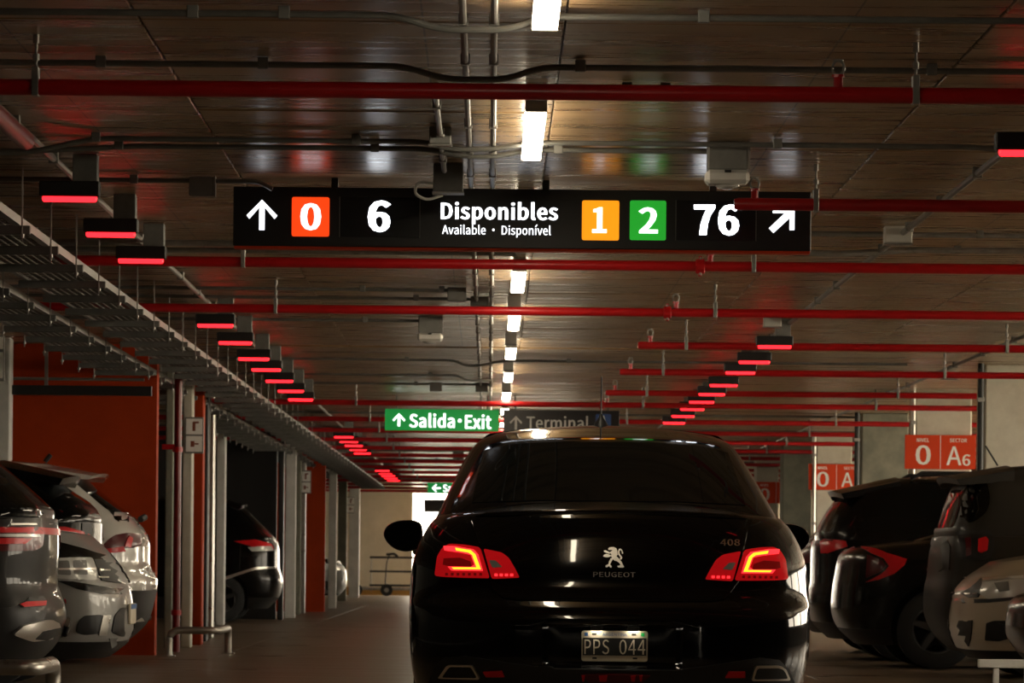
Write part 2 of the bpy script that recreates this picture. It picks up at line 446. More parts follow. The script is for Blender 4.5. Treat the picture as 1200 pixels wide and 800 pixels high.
# the slab above the panels, and the rest of the ceiling beyond them
bmx = bmesh.new()
add_box(bmx, (0.5, 13.0, CH + .13), (19.6, 52.9, .2))
obj('slab', bmx, M['ceil'], ce)
bmx = bmesh.new()
add_box(bmx, (0.5, (39.56 + FAR) / 2, CH + .12), (19.6, FAR - 39.56 + .5, .24))
add_box(bmx, (0.5, 1.0, CH + .12), (19.6, 26.1, .24))
for sx in (-1, 1):
    add_box(bmx, (-7.7 if sx < 0 else 8.62, 26.8, CH + .115), (3.2 if sx < 0 else 3.36, 25.4, .23))
obj('slab', bmx, M['ceil'], ce)
pm = bpy.data.meshes.new('ceiling_panel')
b_ = bmesh.new()
add_box(b_, (0, 0, .015), (1.553, 1.553, .03), .004)
b_.to_mesh(pm); b_.free()
pm.materials.append(M['ceil'])
for i in range(8):
    for j in range(16):
        link('ceiling_panel', pm, None, ce, (-1.3 + 1.56 * (i - 3) + .78, 14.05 + 1.56 * j + .78 + .02, CH + rnd.uniform(-.002, .003)))

fl = thing('floor', 'brown concrete floor of the parking aisle with painted bands of reflected light', 'floor', kind='structure')
bmx = bmesh.new()
add_box(bmx, (0.5, 50, -.106), (19.6, 130, .2))
obj('screed', bmx, M['floor'], fl)
sm_ = bpy.data.meshes.new('floor_slab')
b_ = bmesh.new()
add_box(b_, (0, 0, -.01), (2.496, 4.99, .02), .001)
b_.to_mesh(sm_); b_.free()
sm_.materials.append(M['floor'])
for i in range(7):
    for j in range(20):
        link('floor_slab', sm_, None, fl, (-2.46 + 2.5 * (i - 2) + 1.25, 12.5 + 5 * j + 2.5, rnd.uniform(-.001, .001)))

def struct(name, c, s, m, label, cat='wall'):
    return tag(box(name, c, s, m), label, cat, kind='structure')
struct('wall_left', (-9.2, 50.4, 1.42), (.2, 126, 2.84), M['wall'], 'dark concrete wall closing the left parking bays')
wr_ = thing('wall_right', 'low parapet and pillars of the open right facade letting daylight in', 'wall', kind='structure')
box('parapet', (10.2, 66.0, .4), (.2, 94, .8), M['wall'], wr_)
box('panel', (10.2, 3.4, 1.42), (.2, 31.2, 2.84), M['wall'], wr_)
box('panel', (10.2, 79.5, 1.72), (.2, 35, 1.84), M['wall'], wr_)  # unseen panel added to keep grazing daylight reflections off the left cars
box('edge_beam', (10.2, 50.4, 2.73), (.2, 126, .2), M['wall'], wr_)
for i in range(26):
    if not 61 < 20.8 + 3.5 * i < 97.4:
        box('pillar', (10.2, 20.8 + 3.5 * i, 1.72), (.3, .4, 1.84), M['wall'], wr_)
tag(box('ground_outside', (40.35, 50.4, -.05), (60, 170, .1), M['paving']), 'pale light-bouncing paving outside the open right facade', 'ground', kind='structure')
struct('wall_back', (0.5, -12.5, 1.42), (19.2, .2, 2.84), M['black'], 'blackened wall behind the viewpoint')  # unseen wall, coloured black to cut haze in the car's reflections
fx = W(483, 660, FAR)[0]
wf = thing('wall_far', 'cream plastered end wall beside the bright exit opening', 'wall', kind='structure')
box('panel', ((-9.1 + fx) / 2, FAR + .15, 1.42), (9.1 + fx, .3, 2.84), M['farwall'], wf)
box('panel', ((2.2 + 10.1) / 2, FAR + .15, 1.42), (7.9, .3, 2.84), M['farwall'], wf)
box('lintel', ((fx + 2.2) / 2, FAR + .15, 2.78), (2.2 - fx, .3, .14), M['farwall'], wf)
tag(box('kerb', ((-3.9 + fx) / 2, FAR - .12, .11), (3.9 + fx, .22, .22), M['kerb']), 'ochre painted kerb at the foot of the cream end wall', 'kerb')
tag(box('ground_outside', (-15, FAR + 20.4, -.05), (50, 40, .1), M['paving']), 'pale paving outside the exit opening', 'ground', kind='structure')

# red end walls of the bay blocks on the left
def red_wall(y, x1, label, t=.25):
    return struct('wall_partition', ((-9.1 + x1) / 2, y + t / 2, 1.42), (9.1 + x1, t, 2.84), M['redwall'], label)
red_wall(39.0, -3.05, 'large orange-red painted wall closing the first row of left bays')
red_wall(74.0, W(381, 600, 74)[0], 'second orange-red painted wall far down the left side')
struct('wall_partition', ((-9.1 - 3.2) / 2, 64.2, 1.42), (5.9, .2, 2.84), M['black'], 'black wall standing in for the dark bay behind the black car on the left')  # black colour stands in for the darkness of the bay

def column(x0, x1, y0, d, m, label, m2=None):
    c = tag(box('column', ((x0 + x1) / 2, y0 + d / 2, CH / 2), (x1 - x0, d, CH), m, None, .015), label, 'column', 'concrete columns', 'structure')
    return c
cols = [(41.4, 1153, 1236, 'column', 'pale concrete column behind the boxy black car, nearest on the right'),
        (48.0, 1072, 1138, 'column', 'pale concrete column carrying the red sign 0 A6'),
        (54.8, 1009, 1064, 'dark_shaded_col', 'concrete column in painted shade between the two red sector signs'),
        (62.5, 956, 998, 'column', 'pale concrete column carrying the half-hidden red sign 0 A'),
        (69.0, 917, 951, 'dark_shaded_col', 'greenish concrete column in painted shade behind the right door mirror'),
        (75.5, 886, 912, 'column', 'pale narrow concrete column carrying the farthest red sector sign')]
for Y, u0, u1, mm, lab in cols:
    column(W(u0, 600, Y)[0], W(u1, 600, Y)[0], Y, .7, M[mm], lab)
for i, (Y, u0, w_) in enumerate([(41.3, 1144, 8), (54.7, 1000, 7), (62.4, 951, 5), (48.0, 1066.5, 5.5)]):  # the last two are pale steel strips along column edges
    x0, x1 = W(u0, 600, Y)[0], W(u0 + w_, 600, Y)[0]
    lab = ['dark drain pipe on the left edge of the nearest right column', 'black drain pipe on the left edge of the dark column by sign 0 A',
           'pale steel strip on the left edge of the column carrying half-hidden sign 0 A', 'pale steel strip on the left edge of the column carrying sign 0 A6'][i]
    r_ = (x1 - x0) / 2
    t = thing('drain_pipe' if i < 2 else 'edge_strip', lab, 'pipe' if i < 2 else 'guard', ((x0 + x1) / 2, Y - r_ * .2 - .01, 0))
    tube('pipe', [(0, 0, .0), (0, 0, CH)], r_ * .9, M['black' if i < 2 else 'steel'], t)
    for zz in (.5, 1.5, 2.5):
        box('clamp', (0, 0, zz), (r_ * 2.2, r_ * 1.9, .04), M['galv'], t)

# left structural posts
def post(u0, u1, Y, d, m, label, z1=CH, z0=0.0):
    x0, x1 = W(u0, 640, Y)[0], W(u1, 640, Y)[0]
    return tag(box('column', ((x0 + x1) / 2, Y + d / 2, (z0 + z1) / 2), (x1 - x0, d, z1 - z0), m, None, .01), label, 'column', 'left posts', 'structure')
post(-14, 10, 38.2, .25, M['whitepaint'], 'pale narrow post against the red wall above the grey car')
post(193, 202, 42.0, .3, M['dark_shaded_col'], 'dark post added for the dark recess just right of the large red wall')  # added post, its dark tone standing in for a shaded recess
post(213, 224, 42.6, .3, M['column'], 'grey concrete post under the white two-panel hydrant sign near the large red wall')
post(225, 237, 44.0, .3, M['redwall'], 'orange-red post right of the grey hydrant post')
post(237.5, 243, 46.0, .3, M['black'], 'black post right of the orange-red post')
post(244, 250, 48.0, .25, M['steel'], 'steel post added for a bright daylight reflection beside the hanging white pillar')  # added post standing in for a bright reflection
post(253, 263, 58.0, .3, M['whitepaint'], 'white pillar left of the black car in the left bays')
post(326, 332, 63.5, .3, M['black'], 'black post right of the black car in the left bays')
post(334, 346, 66.0, .3, M['whitepaint'], 'white pillar right of the black car in the left bays')
post(347, 352, 70.0, .3, M['dark_shaded_col'], 'dark post below the second hydrant sign')
post(353, 357.5, 71.5, .3, M['steel'], 'thin bright steel post under the second hydrant sign')
post(385, 394, 80.0, .3, M['whitepaint'], 'white pillar above the silver car at the far left')
post(396, 406, 96.0, .3, M['dark_shaded_col'], 'dark grey pillar beyond the silver car')
post(409, 421, 105.0, .3, M['whitepaint'], 'white pillar at the left end of the cream end wall')

# ------------------------------------------------------------------ ceiling tubes
def tube_light(x, y0, label, group, ln=2.15):
    t = thing('ceiling_light', label, 'light', (x, y0 + ln / 2, CH), 0, group)
    box('housing', (0, 0, -.03), (.085, ln + .03, .05), M['white'], t, .005)
    box('diffuser', (0, 0, -.068), (.09, ln, .034), M['tube'], t, .008)
    for sy in (-1, 1):
        box('end_cap', (0, sy * (ln / 2 + .012), -.058), (.092, .02, .056), M['white'], t)
    return t
for k in range(20):
    y0 = 13.0 + 4.9 * k
    if y0 + 2 < FAR:
        tube_light(.18, y0, 'bright white tube light of the centre row, %s from the camera' % ORD[k], 'centre row of tube lights')

# ------------------------------------------------------------------ red bay indicator lamps
def bay_lamp():
    t = thing('bay_indicator_lamp', '', 'lamp')
    bm = bmesh.new()
    add_box(bm, (0, 0, 0), (.295, .075, .075), .006)
    obj('housing', bm, M['black'], t)
    bm = bmesh.new()
    add_tube(bm, [(-.133, -.012, -.047), (-.125, -.012, -.047), (.125, -.012, -.047), (.133, -.012, -.047)], [.008, .017, .017, .008], 8)
    bmesh.ops.recalc_face_normals(bm, faces=bm.faces)
    obj('red_lens', bm, M['redlamp'], t, smooth=True)
    box('mounting_box', (.07, .07, .105), (.12, .1, .14), M['boxgrey'], t, .004)
    return t
LZ = EYE + 1.80
lamp0 = bay_lamp()
first = [True]
def put_lamp(x, y, lab):
    o = lamp0 if first[0] else copy_tree(lamp0)
    first[0] = False
    o.location = (x, y, LZ)
    o['label'] = lab
    o['group'] = 'red bay indicator lamps'
LY = [20.75, 23.0, 25.0, 31.8, 34.3, 37.0, 39.05, 41.5, 43.9, 46.2, 59.9, 62.1, 64.3, 66.5, 68.7, 81.6, 84.0, 86.4, 88.8, 91.2]
for i, y in enumerate(LY):
    put_lamp(-2.055, y, 'slim black lamp with red glowing strip, %s from the camera in the left row' % ORD[i])
RY = [18.0, 34.1, 36.7, 38.75, 41.5, 43.7, 45.8, 47.9, 50.2, 52.6]
for i, y in enumerate(RY):
    put_lamp(2.265, y, 'slim black lamp with red glowing strip, %s from the camera in the right row' % ORD[i])

# ------------------------------------------------------------------ sprinkler pipes
PZ = EYE + 1.78
PR = .031
def sprinkler(i, y, x0, x1, hx, heads, coup, lab, full):
    t = thing('sprinkler_pipe', lab, 'pipe', (0, y, PZ), 0, 'red sprinkler pipes')
    bm = bmesh.new()
    pts = [(x0, 0, 0), (x0 + .02, 0, 0), (x1, 0, 0)]
    add_tube(bm, pts, [PR * (.8 if not full else 1), PR, PR], 14)
    bmesh.ops.recalc_face_normals(bm, faces=bm.faces)
    obj('pipe', bm, M['redpipe'], t, smooth=True)
    for x in hx:
        bm = bmesh.new()
        add_box(bm, (x, -.005, .02), (.026, .012 + 2 * PR, .11), .003)
        add_tube(bm, [(x, 0, .07), (x, 0, CH - PZ + .01)], .0055, 6)
        add_tube(bm, [(x, 0, .10), (x, 0, .125)], .013, 6)
        add_tube(bm, [(x, 0, CH - PZ - .035), (x, 0, CH - PZ + .005)], .012, 6)
        obj('pipe_hanger', bm, M['galv'], t)
    for x in heads:
        bm = bmesh.new()
        add_tube(bm, [(x, 0, PR - .005), (x, 0, PR + .035)], .018, 10)
        add_tube(bm, [(x, 0, PR + .035), (x, 0, PR + .045)], .024, 8)
        s = obj('sprinkler_head', bm, M['redpipe'], t)
        bm = bmesh.new()
        add_tube(bm, [(x + .022 * math.sin(a), 0, PR + .07 - .028 * math.cos(a)) for a in [j * math.pi / 6 for j in range(13)]], .006, 6, False)
        add_tube(bm, [(x, 0, PR + .097), (x, 0, PR + .101)], .02, 10)
        obj('deflector', bm, M['galv'], s)
    for x in coup:
        bm = bmesh.new()
        add_tube(bm, [(x - .028, 0, 0), (x - .022, 0, 0), (x + .022, 0, 0), (x + .028, 0, 0)], [PR * 1.15, PR * 1.45, PR * 1.45, PR * 1.15], 14)
        add_box(bm, (x, -.012, PR * 1.5), (.02, .03, .03), .004)
        add_box(bm, (x, -.012, -PR * 1.5), (.02, .03, .03), .004)
        bmesh.ops.recalc_face_normals(bm, faces=bm.faces)
        c = obj('coupling', bm, M['redpipe'], t)
        bm = bmesh.new()
        for sz in (-1, 1):
            add_tube(bm, [(x, -.03, sz * PR * 1.5), (x, .02, sz * PR * 1.5)], .008, 6)
        obj('bolt', bm, M['galv'], c)
ph_full = [16.1, 25.4, 30.07, 47.6] + [53.1 + 4.4 * k for k in range(13)]
ph_half = [21.0, 34.6, 39.4, 44.2]
allp = sorted([(y, True) for y in ph_full] + [(y, False) for y in ph_half])
for i, (y, full) in enumerate(allp):
    hx = []
    for px, pv in {16.1: [(42, 95), (1073, 100)], 21.0: [(956, 235)], 25.4: [(285, 305), (883, 312)], 30.07: [(323, 360), (838, 366)],
                   34.6: [(804, 404)], 39.4: [(777, 435)], 44.2: [(758, 460)]}.get(y, []):
        hx.append(W(px, pv, y)[0])
    if not hx:
        hx = [-1.5, 1.7]
    hx.append(hx[-1] + 2.6)
    if full:
        sprinkler(i, y, -8.9, 9.9, hx, [1.3] if y < 52 else [], [1.24] if y in (25.4, 30.07, 47.6) else [],
                  'red sprinkler pipe crossing the whole ceiling, %s pipe from the camera' % ORD[i], True)
    else:
        sprinkler(i, y, 1.19, 9.9, hx, [1.29], [], 'red sprinkler pipe only over the right half, %s pipe from the camera' % ORD[i], False)
# thick red main seen end-on at the upper left, and the riser by the red wall
t = thing('fire_main', 'thick red pipe running lengthwise at the upper left edge', 'pipe', (-2.07, 0, EYE + 1.85))
tube('pipe', [(0, 11, 0), (0, 18.9, 0), (0, 18.93, 0), (0, 18.95, 0)], [.04, .04, .034, .02], M['maroon'], t, 14)
for y in (13.0, 16.5):
    box('clamp', (0, y, .055), (.1, .03, .12), M['galv'], t)
X_ = W(207.5, 620, 40.6)[0]
t = thing('fire_riser', 'dark red vertical pipe beside the large red wall', 'pipe', (X_, 40.6, 0))
tube('pipe', [(0, 0, 0), (0, 0, CH)], .036, M['maroon'], t, 14)
for z in (.35, 1.9):
    tube('flange', [(0, 0, z), (0, 0, z + .05)], .05, M['redpipe'], t, 14)
box('wall_bracket', (-.07, .0, 1.95), (.16, .04, .05), M['redpipe'], t)

# ------------------------------------------------------------------ grey conduits
def conduit(y, pts, lab, clips=(), r=.0125, boxes=(), z=CH - .031, m='conduit'):
    """pts: (x, dz) stations across the ceiling at depth y"""
    t = thing('conduit', lab, 'conduit', (0, y, z), 0, 'grey conduits crossing the ceiling')
    tube('pipe', round_path([(p[0], p[2] if len(p) > 2 else 0, p[1]) for p in pts], .09), r, M[m], t, 8)
    for x in clips:
        bm = bmesh.new()
        add_box(bm, (x, 0, .006), (.042, .03, .046), .003)
        obj('clip', bm, M['boxgrey'], t)
    for x in boxes:
        bm = bmesh.new()
        add_box(bm, (x, 0, -.03), (.13, .09, .10), .005)
        j = obj('junction_box', bm, M['boxgrey'], t)
        bm = bmesh.new()
        add_box(bm, (x + .067, -.0, -.03), (.006, .095, .104))
        obj('box_lid', bm, M['galv'], j)
    return t
dip = -.05
def span(y, u0, u1, v, d=0):
    return W(u0, v, y)[0], W(u1, v, y)[0]
D0 = [(-8, 0), (-.35, 0), (-.2, dip), (.05, dip), (.18, 0), (9, 0)]
cl = lambda y, us: [W(u, 100, y)[0] for u in us]
conduit(15.2, D0, 'dark conduit at the top of the view, nearest the camera', cl(15.2, (225, 332, 824)))
conduit(16.75, D0, 'dark conduit just above the nearest red pipe', cl(16.75, (118, 308, 680, 1092)))
conduit(17.5, [(.2, 0), (9, 0)], 'thin conduit hidden behind the nearest red pipe on the right', cl(17.5, (735, 780)), r=.009)
conduit(19.75, [(-9, -.07), (-2.15, -.07), (-1.85, 0), (-.32, 0), (-.2, -.035), (0, -.035), (.16, 0), (2.25, 0), (2.5, -.04)],
        'upper of the twin conduits above the big display sign', cl(19.75, (113, 418, 912)))
conduit(20.1, [(-9, -.03), (-2.2, -.03), (-1.7, 0), (-.3, 0), (-.15, -.035), (0, -.035), (.16, 0), (1.02, 0)],
        'lower of the twin conduits above the big display sign', cl(20.1, (140, 440, 655)))
conduit(21.9, [(-9, 0), (-1.2, 0), (-1.13, -.04)], 'short conduit feeding the left end of the display sign', cl(21.9, (158,)), boxes=[W(237, 211, 21.9)[0]])
conduit(25.0, [(1.2, 0), (2.35, 0), (9, 0)], 'grey conduit into the ceiling box right of the display sign', cl(25, (1150,)), r=.016, m='galv')
conduit(26.2, [(-9, 0), (-.2, 0), (-.1, .0), (1.5, 0), (2.1, -.03), (2.6, 0), (9, 0)], 'upper thick grey conduit below the display sign', cl(26.2, (500, 1124)), r=.02, m='galv')
conduit(26.8, [(-9, 0), (.15, 0)], 'lower thick grey conduit below the left half of the display sign', cl(26.8, (420,)), r=.018, m='galv')
conduit(30.5, [(-4, 0), (-.25, 0)], 'grey conduit ending left of the centre lights between the red pipes', cl(30.5, (427, 520)), boxes=[-.25])
conduit(31.5, [(-4, 0), (-.1, 0)], 'second grey conduit ending left of the centre lights between the red pipes', cl(31.5, (490,)), boxes=[-.09])
conduit(34.4, [(-4, 0), (-.55, 0)], 'grey conduit feeding the ceiling sensor left of the centre lights', cl(34.4, (430,)))
conduit(41.0, [(-4.5, 0), (-.35, 0), (-.25, -.05), (-.1, -.05), (.1, 0), (4, 0)], 'grey conduit crossing beyond the ceiling sensor', cl(41, (480, 670)))
conduit(44.3, [(-4.5, 0), (-.35, 0), (-.25, -.05), (0, -.05)], 'far grey conduit in front of the green exit sign', cl(44, (507,)))
conduit(46.5, [(-4.5, 0), (.0, 0)], 'farther grey conduit in front of the green exit sign', cl(46, (490,)), boxes=[-.6, -.1])
for i in range(9):
    conduit(55.6 + 6.2 * i, [(-6, 0), (6, 0)], 'far grey conduit beyond the green exit sign, %s from the camera' % ORD[i], (-1.0, 1.0), r=.016)

def long_conduit(x, y0, y1, lab, r=.0125, step=1.2, gal=False, z=CH - .039, n=None):
    t = thing('conduit', lab, 'conduit', (x, 0, z), 0, 'lengthwise conduits')
    tube('pipe', [(0, y0, 0), (0, y1, 0)], r, M['galv' if gal else 'conduit'], t, 8)
    y = y0 + .5
    while y < min(y1, 48):
        bm = bmesh.new()
        add_box(bm, (0, y, .006), (r * 2 + .012, .04, r * 2 + .02), .003)
        obj('clip', bm, M['galv' if gal else 'boxgrey'], t)
        y += step
    return t
long_conduit(-.11, 10, 60, 'left of the two close lengthwise conduits beside the tube lights', gal=True)
long_conduit(0.0, 10, 60, 'right of the two close lengthwise conduits beside the tube lights', gal=True)
long_conduit(-.24, 17.6, 21.6, 'short bright lengthwise conduit above the word Disponibles', gal=True)
long_conduit(-2.13, 10, 98, 'pale lengthwise conduit along the left row of red lamps', r=.018, gal=True, step=1.7)
long_conduit(2.385, 12, 62, 'lengthwise conduit along the right row of red lamps', r=.018, step=1.7)
long_conduit(4.45, 22, 70, 'lengthwise conduit over the right parking bays', r=.018, step=2.3)
# boxes on the lengthwise runs
def ceiling_box(x, y, lab, s=(.15, .12, .13), m='boxgrey'):
    t = thing('junction_box', lab, 'box', (x, y, CH), 0, 'ceiling junction boxes')
    bm = bmesh.new()
    add_box(bm, (0, 0, -s[2] / 2), s, .005)
    obj('body', bm, M[m], t)
    box('lid', (0, 0, -s[2] - .004), (s[0] + .008, s[1] + .008, .008), M['galv'], t)
    return t
ceiling_box(W(1052, 277, 24.8)[0], 24.8, 'white ceiling box where the right lengthwise conduit meets the cross conduits', (.16, .12, .1), 'white')
ceiling_box(-.22, 21.2, 'grey ceiling box with a white cord above the word Disponibles', (.15, .12, .14))
ceiling_box(-.24, 19.4, 'small ceiling box on the short bright conduit', (.1, .08, .08))
ceiling_box(W(905, 386, 33.9)[0], 33.9, 'white ceiling box at the end of the right lamp conduit', (.14, .1, .08), 'white')
ceiling_box(W(1112, 429, 43)[0], 43.0, 'white ceiling box beside the nearest right column', (.16, .12, .08), 'white')
for i, y in enumerate((31.6, 36.6, 41.5, 46.4)):
    ceiling_box(.17, y, 'pale box just before a centre tube light, %s from the camera' % ORD[i], (.1, .1, .1), 'white')
cz = CH - .1
tag(tube('power_cord', round_path([(-.29, 21.15, cz), (-.37, 21.15, cz + .01), (-.39, 21.15, cz - .05), (-.33, 21.2, cz - .08), (-.25, 21.25, cz - .05)], .05), .008, M['white'], None, 6),
    'white looped cord hanging from the ceiling box above Disponibles', 'cord')

# ceiling sensors: grey box with a white dome housing below
def sensor(x, y, lab):
    t = thing('ceiling_sensor', lab, 'sensor', (x, y, CH), 0, 'ceiling sensors')
    bm = bmesh.new()
    add_box(bm, (0, 0, -.065), (.185, .16, .13), .006)
    obj('mounting_box', bm, M['boxgrey'], t)
    box('edge_plate', (.097, 0, -.065), (.012, .165, .13), M['galv'], t)
    bm = bmesh.new()
    add_box(bm, (0, 0, -.163), (.205, .17, .066), .018)
    obj('housing', bm, M['white'], t)
    bm = bmesh.new()
    add_box(bm, (0, -.086, -.139), (.03, .006, .012))
    obj('slot', bm, M['black'], t)
    bm = bmesh.new()
    bmesh.ops.create_uvsphere(bm, u_segments=12, v_segments=8, radius=.06)
    for v in bm.verts:
        v.co = Vector((v.co.x, v.co.y, v.co.z * .4 - .194))
    obj('dome', bm, M['lampclear'], t, smooth=True)
sensor(W(852, 190, 20.0)[0], 20.0, 'white sensor housing on a grey box hanging above the number 76')
sensor(W(504, 380, 34.4)[0], 34.4, 'white sensor housing on a grey box between the fourth and fifth red pipes')
sensor(W(537, 512, 76)[0], 76.0, 'small dark sensor below the green exit sign')

# ------------------------------------------------------------------ cable trays
def cable_tray(xr, z, w, y0, y1, step, lab, sw, rod_off, nstart):
    t = thing('cable_tray', lab, 'cable tray', (0, 0, z), 0, 'suspended cable trays')
    for x in (xr, xr - w):
        bm = bmesh.new()
        add_box(bm, (x, (y0 + y1) / 2, .0225), (.012, y1 - y0, .045))
        add_box(bm, (x - .012 * (1 if x == xr else -1), (y0 + y1) / 2, .004), (.03, y1 - y0, .008))
        obj('side_rail', bm, M['tray'], t)
    bm = bmesh.new()
    for i in range(9):
        add_box(bm, (xr - w * (i + .7) / 9.4, (y0 + y1) / 2, .006), (.007, y1 - y0, .007))
    y = y0
    while y < min(y1, 62):
        add_box(bm, (xr - w / 2, y, .010), (w, .007, .006))
        y += .15
    tag(obj('wire_mesh', bm, M['tray'], t), kind='stuff')
    for i in range(6):
        x = xr - w * (.12 + .14 * i)
        ps = [(x + rnd.uniform(-.015, .015), y0 + (y1 - y0) * j / 40, .022 + rnd.uniform(0, .01)) for j in range(41)]
        tube('cable', ps, .010 + .004 * (i % 3), M['cable'], t, 6)
    sm = bpy.data.meshes.new('support_bar')
    b = bmesh.new()
    add_box(b, (-w / 2 + (.02), 0, -.03), (sw, .045, .045), .004)
    b.to_mesh(sm); b.free()
    sm.materials.append(M['strut'])
    rm = bpy.data.meshes.new('hanger_rod')
    b = bmesh.new()
    add_tube(b, [(0, -.03, -.09), (0, -.03, CH - z + .005)], .005, 5)
    add_tube(b, [(0, -.03, -.068), (0, -.03, -.052)], .012, 6)
    b.to_mesh(rm); b.free()
    rm.materials.append(M['galv'])
    y = nstart
    while y < y1:
        link('support_bar', sm, None, t, (xr, y, 0))
        for xo in rod_off:
            link('hanger_rod', rm, None, t, (xr + xo, y, 0))
        y += 1.42
    return t
cable_tray(-2.41, EYE + 1.70, .44, 15.0, 96.0, 1.42, 'grey suspended cable tray nearer to the aisle, over the left bays', .53, (.025,), 16.0)
cable_tray(-3.06, EYE + 1.69, .44, 15.0, 84.0, 1.42, 'grey suspended cable tray farther from the aisle, over the left bays', .53, (.025, -.46), 16.6)
t = thing('beam_shadow', 'black duct standing in for a beam shadow on the large red wall', 'shadow_bar', (0, 38.4, EYE + 1.52))  # black bar added where a beam's shadow crosses the wall
box('shadow_bar', (-6.0, 0, 0), (5.9, .1, .085), M['black'], t)
for x in (-4.0, -6.0):
    box('bracket', (x, 0, .24), (.03, .03, .42), M['galv'], t)
t = thing('conduit', 'thin teal-dark conduit crossing high on the large red wall', 'conduit', (0, 38.8, EYE + 1.64))
tube('pipe', [(-8.9, 0, 0), (-3.15, 0, 0)], .014, M['conduit'], t, 8)
box('clip', (-5.0, 0, 0), (.05, .04, .05), M['boxgrey'], t)

# ------------------------------------------------------------------ the big display sign
SY = 22.0
def S(u, v): return W(u, v, SY)
x0, z0 = S(273, 288); x1, z1 = S(951, 226)
zb, zt = S(612, 291)[1], S(612, 221.5)[1]
sg = thing('display_sign', 'long black illuminated parking display sign reading Disponibles hung under the ceiling', 'sign', (0, SY, 0))
box('housing', ((x0 + x1) / 2, .06, (zb + zt) / 2), (x1 - x0, .12, zt - zb), M['signblack'], sg, .004)
box('lower_trim', ((x0 + x1) / 2, .06, zb - .006), (x1 - x0 - .01, .11, .012), M['panelred'], sg)
for u in (392, 640, 836):
    xx = S(u, 220)[0]
    box('hanger', (xx, .06, (zt + CH) / 2), (.035, .05, CH - zt + .004), M['black'], sg)
yF = -.004
def srect(u0, u1, v0, v1):
    a, b = S((u0 + u1) / 2, v1)[1], S((u0 + u1) / 2, v0)[1]
    return S(u0, (v0 + v1) / 2)[0], S(u1, (v0 + v1) / 2)[0], a, b
def stile(u0, u1, v0, v1, m, digit, du0, du1, dv0, dv1):
    a = srect(u0, u1, v0, v1)
    tl = prism_xz('level_tile', rect_poly(*a, .012), yF - .004, .002, M[m], sg)
    lettering('digit', digit, *srect(du0, du1, dv0, dv1), yF - .006, M['ewhite'], tl, .06)
a = srect(289, 325, 234, 271)
prism_xz('arrow', arrow_poly((a[0] + a[1]) / 2, (a[2] + a[3]) / 2, a[3] - a[2] - .014, a[1] - a[0], .028), yF, .002, M['ewhite'], sg)
stile(342, 386, 231, 277, 'ered', '0', 352, 376.5, 238, 270)
tag(sg.children[-1], 'orange-red tile with white 0')
stile(682, 725.5, 235, 281.5, 'eorange', '1', 694, 711, 243, 273)
tag(sg.children[-1], 'orange tile with white 1')
stile(738, 780.5, 235, 281.5, 'egreen', '2', 748, 771, 243, 273.5)
tag(sg.children[-1], 'green tile with white 2')
for (r4, body, d4) in [((398, 492, 231, 278), '6', (431, 458, 235, 272)), ((792, 886, 235, 282), '76', (813, 866.5, 239.5, 276))]:
    a = srect(*r4)
    p = prism_xz('number_panel', rect_poly(*a), -.003, .002, M['ledpanel'], sg)
    lettering('digit', body, *srect(*d4), -.006, M['eled'], p, .065)
    bm = bmesh.new()
    for xx in (a[0], a[1]):
        add_box(bm, (xx, -.003, (a[2] + a[3]) / 2), (.004, .004, a[3] - a[2]))
    obj('panel_edge', bm, M['boxgrey'], p)
lettering('lettering', 'Disponibles', *srect(516.5, 654, 236.5, 263), yF, M['ewhite'], sg, .06)
lettering('lettering', 'Available · Disponível', *srect(518, 645.5, 262.5, 278), yF, M['ewhite'], sg, .018)
a = srect(901, 931, 244, 273)
tk = .025
prism_xz('arrow', [(a[1], a[3]), (a[0] + .02, a[3]), (a[0] + .02, a[3] - tk), (a[1] - tk * 2.0, a[3] - tk), (a[0], a[2] + .024), (a[0] + .024, a[2]), (a[1] - tk, a[3] - tk * 2.0),
                   (a[1] - tk, a[2] + .016), (a[1], a[2] + .016)], yF, .002, M['ewhite'], sg)

# ------------------------------------------------------------------ the far hanging signs
def hang_sign(name, u0, u1, v0, v1, Y, m, lab, rods):
    xa, xb = W(u0, (v0 + v1) / 2, Y)[0], W(u1, (v0 + v1) / 2, Y)[0]
    za, zb_ = W((u0 + u1) / 2, v1, Y)[1], W((u0 + u1) / 2, v0, Y)[1]
    t = thing(name, lab, 'sign', (0, Y, 0))
    box('panel', ((xa + xb) / 2, .04, (za + zb_) / 2), (xb - xa, .08, zb_ - za), M[m], t, .003)
    for f in rods:
        xx = xa + (xb - xa) * f
        box('hanger', (xx, .04, (zb_ + CH) / 2), (.02, .02, CH - zb_ + .004), M['galv'], t)
    return t
EYs = 50.2
def er(u0, u1, v0, v1, Y=EYs):
    return W(u0, (v0 + v1) / 2, Y)[0], W(u1, (v0 + v1) / 2, Y)[0], W((u0 + u1) / 2, v1, Y)[1], W((u0 + u1) / 2, v0, Y)[1]
t = hang_sign('exit_sign', 451, 584.5, 479.5, 504.5, EYs, 'exitgreen', 'green hanging exit sign reading Salida Exit left of the black car roof', (.1, .9))
a = er(460, 475, 484, 500)
prism_xz('arrow', arrow_poly((a[0] + a[1]) / 2, (a[2] + a[3]) / 2, a[3] - a[2] - .015, a[1] - a[0], .03), -.005, .002, M['ewhite'], t)
lettering('lettering', 'Salida', *er(479.5, 533, 484, 501), -.005, M['ewhite'], t, .045)
lettering('lettering', '·', *er(536.5, 541, 490.5, 495), -.005, M['ewhite'], t, .045)
lettering('lettering', 'Exit', *er(545, 576, 485.5, 502.5), -.005, M['ewhite'], t, .045)
t = hang_sign('terminal_sign', 590, 726, 480.5, 506.5, EYs, 'signblack', 'black hanging sign reading Terminal A partly hidden by the black car roof', (.1, .9))
a = er(597, 612, 487, 504)
